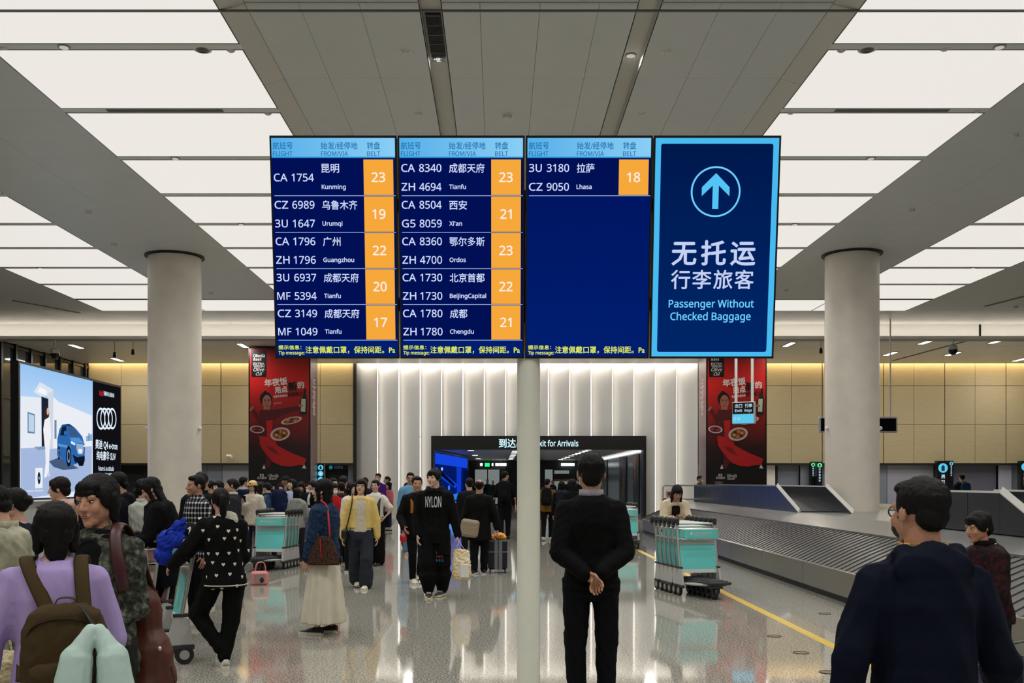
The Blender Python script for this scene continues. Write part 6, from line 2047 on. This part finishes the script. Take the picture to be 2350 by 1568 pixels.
# strap over the shoulder of the off-white shirt
t = prop(wshirt, 'sling_bag', 'dark sling bag strap over the off-white shirt', 'bag')
q = wshirt
strap(t, [q.S - q.rt * .075 * q.H + q.fw * .08 * q.H - q.u * .10 * q.H, q.S - q.rt * .085 * q.H + q.fw * .05 * q.H + q.u * .015 * q.H, q.S - q.rt * .085 * q.H + q.u * .03 * q.H, q.S - q.rt * .06 * q.H - q.fw * .09 * q.H - q.u * .12 * q.H], .034, M_black, 'strap', .25)
mb = MB(); mb.bbox(q.hip + V3(-.16, -.30, .05), q.hip + V3(.12, -.16, .26), .03); mb.build('bag_body', cloth((20, 20, 22), 'sl'), t)

# monogram shoulder bag with red strap on the woman in the white skirt
q = denim
t = prop(q, 'handbag', 'brown patterned shoulder bag with red strap beside the white skirt', 'handbag')
c0 = q.hip + V3(.20, .06, .07)
mb = MB()
R_ = []
for zz, w_, dp in ((-.145, .165, .05), (-.13, .18, .065), (0, .15, .06), (.10, .11, .045), (.15, .08, .03)):
    R_.append([c0 + V3(dp * math.sin(a), w_ * math.cos(a), zz) for a in [2 * math.pi * i / 24 for i in range(24)]][::-1])
mb.loft(R_)
soft(mb, t, 'bag_body', M_mono, .007, 2, .003, .08)
M_rleath = mat('red_leather', (186, 30, 34), .45)
sh = q.S + q.rt * .072 * q.H + q.u * .05 * q.H
strap(t, [c0 + V3(.02, .08, .15), c0 + V3(0, .06, .32), sh + V3(-.01, .07, -.05), sh], .011, M_rleath, 'red_strap', .35)
strap(t, [c0 + V3(.055, -.01, .12), c0 + V3(.072, 0, .02), c0 + V3(.075, .01, -.06)], .006, M_rleath, 'red_drawstring', 1.)
MB().torus(c0 + V3(.025, -.06, .17), .016, .004, Matrix.Rotation(math.pi / 2, 3, 'Y'), 16, 6).build('brass_ring', mat('brass', (190, 150, 80), .3, .9), t)
# watch
t = prop(q, 'wrist_watch', 'gold watch on the wrist of the woman in the denim jacket', 'watch')
a, e, w = q.arms[1][:3]
dr = (w - e).normalized()
Rm = dr.to_track_quat('Z', 'Y').to_matrix()
MB().torus(w - dr * .01, .031, .006, Rm, 20, 6).build('band', mat('brass', (190, 150, 80), .3, .9), t)
MB().cyl(w - dr * .01 + V3(.028, 0, 0), w - dr * .01 + V3(.040, 0, 0), .014, n=14).build('dial', M_black, t)

# yellow jacket: collar points, chain bag
q = yel
t = prop(q, 'chain_bag', 'small black quilted bag on a chain beside the yellow jacket', 'handbag')
c0 = q.hip + V3(-.235, -.03, .0)
mb = MB(); mb.bbox(c0 - V3(.05, .11, .08), c0 + V3(.05, .11, .08), .03)
soft(mb, t, 'bag_body', mat('quilted_black', (16, 16, 18), .4, bump=.3, bscale=50), .010, 2, .003, .04)
sh = q.S - q.rt * .075 * q.H + q.u * .05 * q.H
strap(t, [c0 + V3(.02, -.03, .08), c0 + V3(.07, -.11, .25), sh + V3(0, -.12, -.14), sh + V3(0, -.05, .0), sh + V3(0, .02, .01)], .012, mat('chain_metal', (120, 104, 70), .35, .8, var=.6, vscale=60, rgb2=(24, 22, 20)), 'chain', .5)
for s in (-1, 1):
    mb = MB()
    nb = q.NB - q.fw * .062 * q.H - q.u * .035 * q.H
    mb.ell(nb + q.rt * (s * .055) - q.u * .03, (.024, .010, .055), Matrix.Rotation(-s * .35, 3, 'Y') @ Matrix.Rotation(-.2, 3, 'X'))
    mb.build('collar_point', cloth((226, 216, 196), 'cp'), q.root, smooth=2)

# long black jacket: chest lettering, coloured print on the joggers, carrier bag
q = nyl
bx = text_mesh('NYLON', .15, .02, .22, 'C')
V = np.empty(len(bx.vertices) * 3); bx.vertices.foreach_get('co', V); V = V.reshape(-1, 3)
V[:, 1] *= 1.35
yy = -(.070 * q.H + .022)
cz = q.hip.lerp(q.NB, .70)
V2 = np.stack([V[:, 0], yy - .008 + V[:, 0] ** 2 * 2.2, V[:, 1]], 1) + np.array((cz.x, cz.y, cz.z))
bx.vertices.foreach_set('co', V2.ravel())
obj('chest_lettering', bx, mat('print_white', (206, 206, 204), .6), q.root)
for k, (s_, c, zz) in enumerate((('LIKE', (40, 130, 180), .36), ('A BEST', (190, 50, 60), .33), ('R.E.G', (50, 140, 190), .30))):
    k_ = q.legs[1][1]
    me = text_mesh(s_, .045, .01, .10, 'C')
    obj('leg_print', me, mat('print_%d_%d_%d' % c, c, .6), q.root, loc=(k_.x, k_.y - .079 * q.H - .006, zz * q.H - .02), rot=(math.pi / 2, 0, 0))
w = q.arms[1][2] + q.arms[1][3] * .09
t = prop(q, 'carrier_bag', 'yellow and white plastic carrier bag held by the young man in black', 'shopping bag')
mb = MB()
R_ = []
for zz, w_, dp in ((-.52, .11, .05), (-.46, .135, .06), (-.28, .13, .055), (-.14, .11, .03), (-.10, .09, .015)):
    R_.append([Vector((w.x + .04 + w_ * math.cos(a), w.y + dp * math.sin(a), w.z + zz)) for a in [2 * math.pi * i / 24 for i in range(24)]])
mb.loft(R_)
soft(mb, t, 'bag_body', mat('plastic_yellow', (222, 190, 120), .35, var=.5, vscale=5, rgb2=(236, 228, 206)), .010, 2, .008, .06)
strap(t, [(w.x - .03, w.y, w.z - .12), (w.x - .005, w.y, w.z - .02), (w.x + .01, w.y, w.z), (w.x + .02, w.y, w.z - .02), (w.x + .09, w.y, w.z - .12)], .008, mat('plastic_white', (226, 224, 216), .4), 'handles', .4)
mb = MB(); mb.bbox((w.x + .03, w.y - .085, w.z - .49), (w.x + .15, w.y - .06, w.z - .30), .008); mb.build('white_box', mat('plastic_white', (226, 224, 216), .4), t)

# mustard strap and red ball bag
q = stp
t = prop(q, 'sling_bag', 'mustard sling strap across the man in black jacket', 'bag')
strap(t, [q.S - q.rt * .05 * q.H + q.fw * .06 * q.H, q.S - q.rt * .055 * q.H + q.u * .038 * q.H, q.S - q.rt * .055 * q.H - q.fw * .085 * q.H - q.u * .05 * q.H, q.S - q.rt * .06 * q.H - q.fw * .095 * q.H - q.u * .16 * q.H], .024, cloth((150, 104, 34), 'ms'), 'strap')
mb = MB(); mb.bbox(q.hip + V3(-.14, .10, .05), q.hip + V3(.14, .24, .36), .04); mb.build('bag_body', cloth((26, 26, 28), 'mb'), t)
w = q.arms[-1][2] + q.arms[-1][3] * .06
t = prop(q, 'round_bag', 'small red round bag hanging from the hand of the man with mustard strap', 'bag')
MB().ell(w + V3(-.03, -.02, -.12), (.055, .05, .085)).build('bag_body', mat('red_shell', (190, 26, 34), .35), t, smooth=2)
MB().ell(w + V3(-.03, -.05, -.10), (.03, .02, .04)).build('grey_badge', mat('badge_grey', (120, 110, 112), .4), t, smooth=2)
strap(t, [w + V3(-.05, -.02, -.04), w, w + V3(0, -.02, -.04)], .008, M_black, 'loop', .6)

# balding man: shoulder bag and suitcase
q = bald
t = prop(q, 'messenger_bag', 'beige woven messenger bag on the hip of the balding man', 'bag')
c0 = q.hip + V3(.15, .16, -.02)
mb = MB()
mb.bbox(c0 - V3(.16, .05, .16), c0 + V3(.16, .05, .15), .04, Matrix.Translation(c0) @ Matrix.Rotation(math.radians(-8), 4, 'Y') @ Matrix.Translation(-c0))
soft(mb, t, 'bag_body', mat('woven_beige', (168, 152, 128), .6, var=.5, vscale=120, rgb2=(120, 106, 86)), .010, 3, .002, .05)
strap(t, [c0 + V3(-.12, 0, .14), q.S + q.fw * .095 * q.H - q.rt * .03 * q.H - q.u * .1 * q.H, q.S - q.rt * .065 * q.H + q.fw * .05 * q.H + q.u * .03 * q.H, q.S - q.rt * .065 * q.H - q.fw * .05 * q.H], .017, M_black, 'strap')
d = 17.45
t = thing('suitcase', 'dark blue cabin suitcase pulled by the balding man', 'suitcase', (X(1142, d), d, 0))
M_case = mat('case_navy', (20, 22, 36), .35)
mb = MB(); mb.bbox((-.17, -.11, .06), (.17, .11, .58), .03); mb.build('shell', M_case, t)
for x_ in (-.055, .02): box('strap_band', (x_, -.116, .06), (x_ + .06, -.110, .58), mat('case_grey', (112, 114, 122), .4), t)
box('cross_strap', (-.172, -.118, .36), (.172, -.112, .38), mat('case_grey', (112, 114, 122), .4), t)
for sx in (-1, 1):
    for sy in (-1, 1):
        MB().cyl((sx * .13 - .012, sy * .08, .03), (sx * .13 + .012, sy * .08, .03), .03, n=12).build('wheel', M_rub, t)
mb = MB(); mb.tube([(-.16, .06, .58), (-.16, .06, .86), (-.06, .06, .86), (-.06, .06, .58)], .009, 6); mb.build('pull_handle', M_alu, t)
t = thing('orange_pouch', 'bright orange printed pouch lying on the dark blue suitcase', 'pouch', (X(1146, d), d, .58))
mb = MB(); mb.ell((.01, 0, .055), (.10, .09, .07)); mb.ell((.06, 0, .04), (.07, .08, .05)); soft(mb, t, 'pouch_body', mat('orange_fabric', (240, 158, 40), .6), .009, 3, .004, .05)
obj('lettering', text_mesh('GO', .05, .02), M_dark, t, loc=(0, -.092, .07), rot=(math.pi / 2 - .3, 0, 0))
t = thing('orange_tag', 'small orange bundle behind the suitcase handle', 'pouch', (X(1128, d), d - .02, .58))
mb = MB(); mb.bbox((-.05, -.04, 0), (.05, .04, .09), .02); mb.build('bundle', mat('orange_fabric', (240, 158, 40), .6), t)
MB().torus((0, 0, .07), .02, .005).build('ring', M_dark, t)

# white plastic bag of the woman in pink
q = pinkw
w = q.arms[1][2] + q.arms[1][3] * .08
t = prop(q, 'plastic_bag', 'translucent white plastic bag held by the woman in pink', 'bag')
mb = MB(); mb.ell(w + V3(0, 0, -.30), (.13, .16, .19)); mb.cone(w, w + V3(0, 0, -.2), .02, .09); soft(mb, t, 'bag_body', mat('plastic_pale', (200, 206, 204), .3), .02, 2, .01, .1)
strap(t, [w + V3(0, -.03, -.1), w, w + V3(0, .03, -.1)], .01, mat('plastic_pale', (200, 206, 204), .3), 'handles')
# black strap of the woman in the white T-shirt
q = tee
t = prop(q, 'tote_strap', 'black bag strap over the white T-shirt', 'bag')
strap(t, [q.S + q.rt * .055 * q.H + q.fw * .06 * q.H, q.S + q.rt * .06 * q.H + q.u * .035 * q.H, q.S + q.rt * .06 * q.H - q.fw * .075 * q.H - q.u * .08 * q.H, q.hip + q.rt * .07 * q.H - q.fw * .10 * q.H], .038, M_black, 'strap')
mb = MB(); mb.bbox(q.hip + V3(.05, .1, -.1), q.hip + V3(.26, .2, .2), .03); mb.build('bag_body', cloth((24, 30, 46), 'tb'), t)
# phones
def phone(q, side, label):
    a, e, w, f, td = q.arms[side]
    t = prop(q, 'phone', label, 'phone')
    c0 = w + f * .10
    Rm = f.to_track_quat('Z', 'Y').to_matrix().to_4x4()
    mb = MB(); mb.bbox((-.036, -.005, -.05), (.036, .005, .09), .004, Matrix.Translation(c0) @ Rm); mb.build('phone_body', M_black, t)
    mb = MB(); mb.box((-.032, -.0065, -.044), (.032, -.0055, .084), Matrix.Translation(c0) @ Rm); mb.build('phone_glass', mat('phone_glass', (20, 24, 32), .08), t)
phone(hatw, -1, 'dark phone held up by the woman in the straw hat')
phone(cartw, -1, 'dark phone in the hands of the woman leaning on the carts')
# thin strap on the older woman
q = old
t = prop(q, 'thin_strap_bag', 'thin white bag strap over the maroon jacket', 'bag')
strap(t, [q.S + q.rt * .04 * q.H + q.fw * .09 * q.H - q.u * .15 * q.H, q.S + q.rt * .045 * q.H + q.fw * .06 * q.H, q.S + q.rt * .045 * q.H + q.u * .045 * q.H, q.S + q.rt * .03 * q.H - q.fw * .085 * q.H - q.u * .1 * q.H], .005, mat('plastic_white', (226, 224, 216), .4), 'strap', 1.)
mb = MB(); mb.bbox(q.hip + V3(-.1, -.28, -.02), q.hip + V3(.12, -.18, .16), .03); mb.build('bag_body', cloth((30, 26, 28), 'ob'), t)

# pink pet bag on the floor
d = 15.4
t = thing('pet_carrier', 'pink pet carrier bag with mesh window standing on the floor', 'bag', (X(596, d), d, 0), math.radians(20))
M_pink = mat('pink_fabric', (214, 132, 126), .6)
mb = MB(); mb.bbox((-.13, -.10, 0), (.13, .10, .21), .03); mb.build('bag_body', M_pink, t)
mb = MB(); mb.prism(rrect(-.10, .04, .07, .18, .03), .100, .104, Matrix.Rotation(math.pi / 2, 4, 'X')); mb.build('mesh_window', mat('mesh_window', (150, 128, 122), .5), t)
MB().ell((.02, -.10, .08), (.035, .012, .045)).build('dark_patch', mat('fur_dark', (40, 34, 34), .8), t, smooth=2)
for y_ in (-.05, .05):
    strap(t, [(-.07, y_, .20), (-.05, y_, .33), (.02, y_, .36), (.08, y_, .33), (.09, y_, .20)], .012, M_pink, 'carry_handle', .4)

# bags on the foreground cart
cl = single.location
t = thing('blue_bag', 'bright blue fabric bag lying on the teal cart basket', 'bag', (cl.x + .02, cl.y - .06, .98))
mb = MB(); mb.ell((0, 0, .07), (.15, .13, .13)); mb.ell((.05, 0, .19), (.07, .06, .08)); mb.cone((.04, 0, .2), (.11, -.02, .27), .04, .025); mb.ell((-.05, 0, -.04), (.12, .12, .1))
soft(mb, t, 'bag_body', cloth((20, 50, 168), 'bb', .6), .008, 3, .008, .08)
strap(t, [(-.06, -.08, .12), (0, -.11, .20), (.06, -.08, .18)], .012, cloth((20, 50, 168), 'bb', .6), 'loop')
t = thing('black_duffel', 'black duffel bag with white digits on the teal cart basket', 'bag', (cl.x + .20, cl.y + .04, 1.0))
mb = MB(); mb.cone((-.06, 0, .10), (.22, .02, .06), .13, .12)
soft(mb, t, 'bag_body', cloth((14, 14, 16), 'du'), .010, 3, .004, .1)
obj('digits', text_mesh('10', .10, .03), mat('print_white', (206, 206, 204), .6), t, loc=(-.04, -.135, .16), rot=(math.pi / 2 - .4, 0, 0))
strap(t, [(.02, -.05, .2), (.1, -.08, .26), (.18, -.05, .18)], .012, M_black, 'grip')

# luggage of the man in navy, woven bag at the left edge
t = thing('travel_bag', 'dark grey travel bag beside the navy hooded jacket at the lower right', 'bag', (X(2330, 3.9), 3.9, 0))
mb = MB(); mb.bbox((-.22, -.16, .1), (.3, .16, .9), .10); soft(mb, t, 'bag_body', cloth((46, 50, 60), 'tr'), .010, 4, .004, .12)
strap(t, [(-.16, -.03, .88), (-.05, -.05, .98), (.08, -.05, .98), (.2, -.03, .88)], .016, M_dark, 'handle')
mb = MB()
for sx in (-.14, .2): mb.cyl((sx - .02, 0, .05), (sx + .02, 0, .05), .05, n=14)
mb.box((-.16, -.02, .04), (.22, .02, .12)); mb.build('wheel_base', M_rub, t)
t = thing('woven_bag', 'cream woven bag at the lower left corner', 'bag', (X(0, 4.9), 4.9, .35))
mb = MB(); mb.bbox((-.2, -.06, 0), (.12, .06, .42), .05); soft(mb, t, 'bag_body', mat('woven_cream', (206, 190, 150), .8, bump=.8, bscale=60, var=.3, vscale=60), .008, 3, .004, .05)
strap(t, [(-.12, 0, .4), (-.08, 0, .62), (.02, 0, .62), (.06, 0, .4)], .012, mat('woven_cream', (206, 190, 150), .8), 'handle')

# red mark on the floor seen beside the yellow jacket
# ------------------------------------------------------------------ grow all soft shapes
run_jobs()

# hearts printed on the sweater: projected on the finished cloth
sw = [o for o in hearts.root.children if o.name.startswith('sweater')][0]
bv = BVHTree.FromPolygons([v.co for v in sw.data.vertices], [p_.vertices for p_ in sw.data.polygons])
hp = [(0, -1), (.55, -.35), (.95, .25), (.85, .7), (.5, .9), (.15, .75), (0, .45), (-.15, .75), (-.5, .9), (-.85, .7), (-.95, .25), (-.55, -.35)]
hme = MB().prism([(a * .016, b_ * .016) for a, b_ in hp], 0, .002).mesh('heart'); hme.materials.append(mat('heart_cream', (214, 208, 190), .7))
nh = 0
random.seed(4)
for r_ in range(7):
    for k in range(9):
        a = 2 * math.pi * (k + .5 * (r_ % 2) + random.uniform(-.12, .12)) / 9
        zc = hearts.hip.z - .08 + r_ * .10 + random.uniform(-.02, .02)
        dr = V3(math.cos(a), math.sin(a), 0)
        o_ = V3(hearts.hip.x, hearts.hip.y, zc) + dr * .9
        hit, nrm, idx, dist = bv.ray_cast(o_, -dr)
        if hit is None: continue
        o = obj('heart', hme, None, hearts.root, loc=hit + nrm * .001)
        yax = V3(0, 0, 1); zax = nrm.normalized(); xax = yax.cross(zax).normalized(); yax = zax.cross(xax)
        o.rotation_euler = Matrix((xax, yax, zax)).transposed().to_euler()
for s in (-1, 1):   # white edging at the hem, collar of the heart sweater
    pass
n = 40
pts = []
for i in range(n + 1):
    a = 2 * math.pi * i / n
    dr = V3(math.cos(a), math.sin(a), 0)
    hit = bv.ray_cast(V3(hearts.hip.x, hearts.hip.y, hearts.hip.z - .055 * hearts.H + .02), dr)[0]
    if hit: pts.append(hit + dr * .002)
if len(pts) > 4:
    MB().tube(pts, .006, 6).build('hem_cord', cloth((214, 206, 188), 'hc'), hearts.root, smooth=2)
mb = MB(); nb = hearts.NB
mb.ell(nb + hearts.fw * .05 - hearts.rt * .05 - hearts.u * .01, (.085, .05, .05)); mb.ell(nb + hearts.fw * .06 - hearts.rt * .08 - hearts.u * .04, (.06, .045, .05))
mb.build('cream_hood', cloth((206, 202, 188), 'wh'), hearts.root, smooth=2)
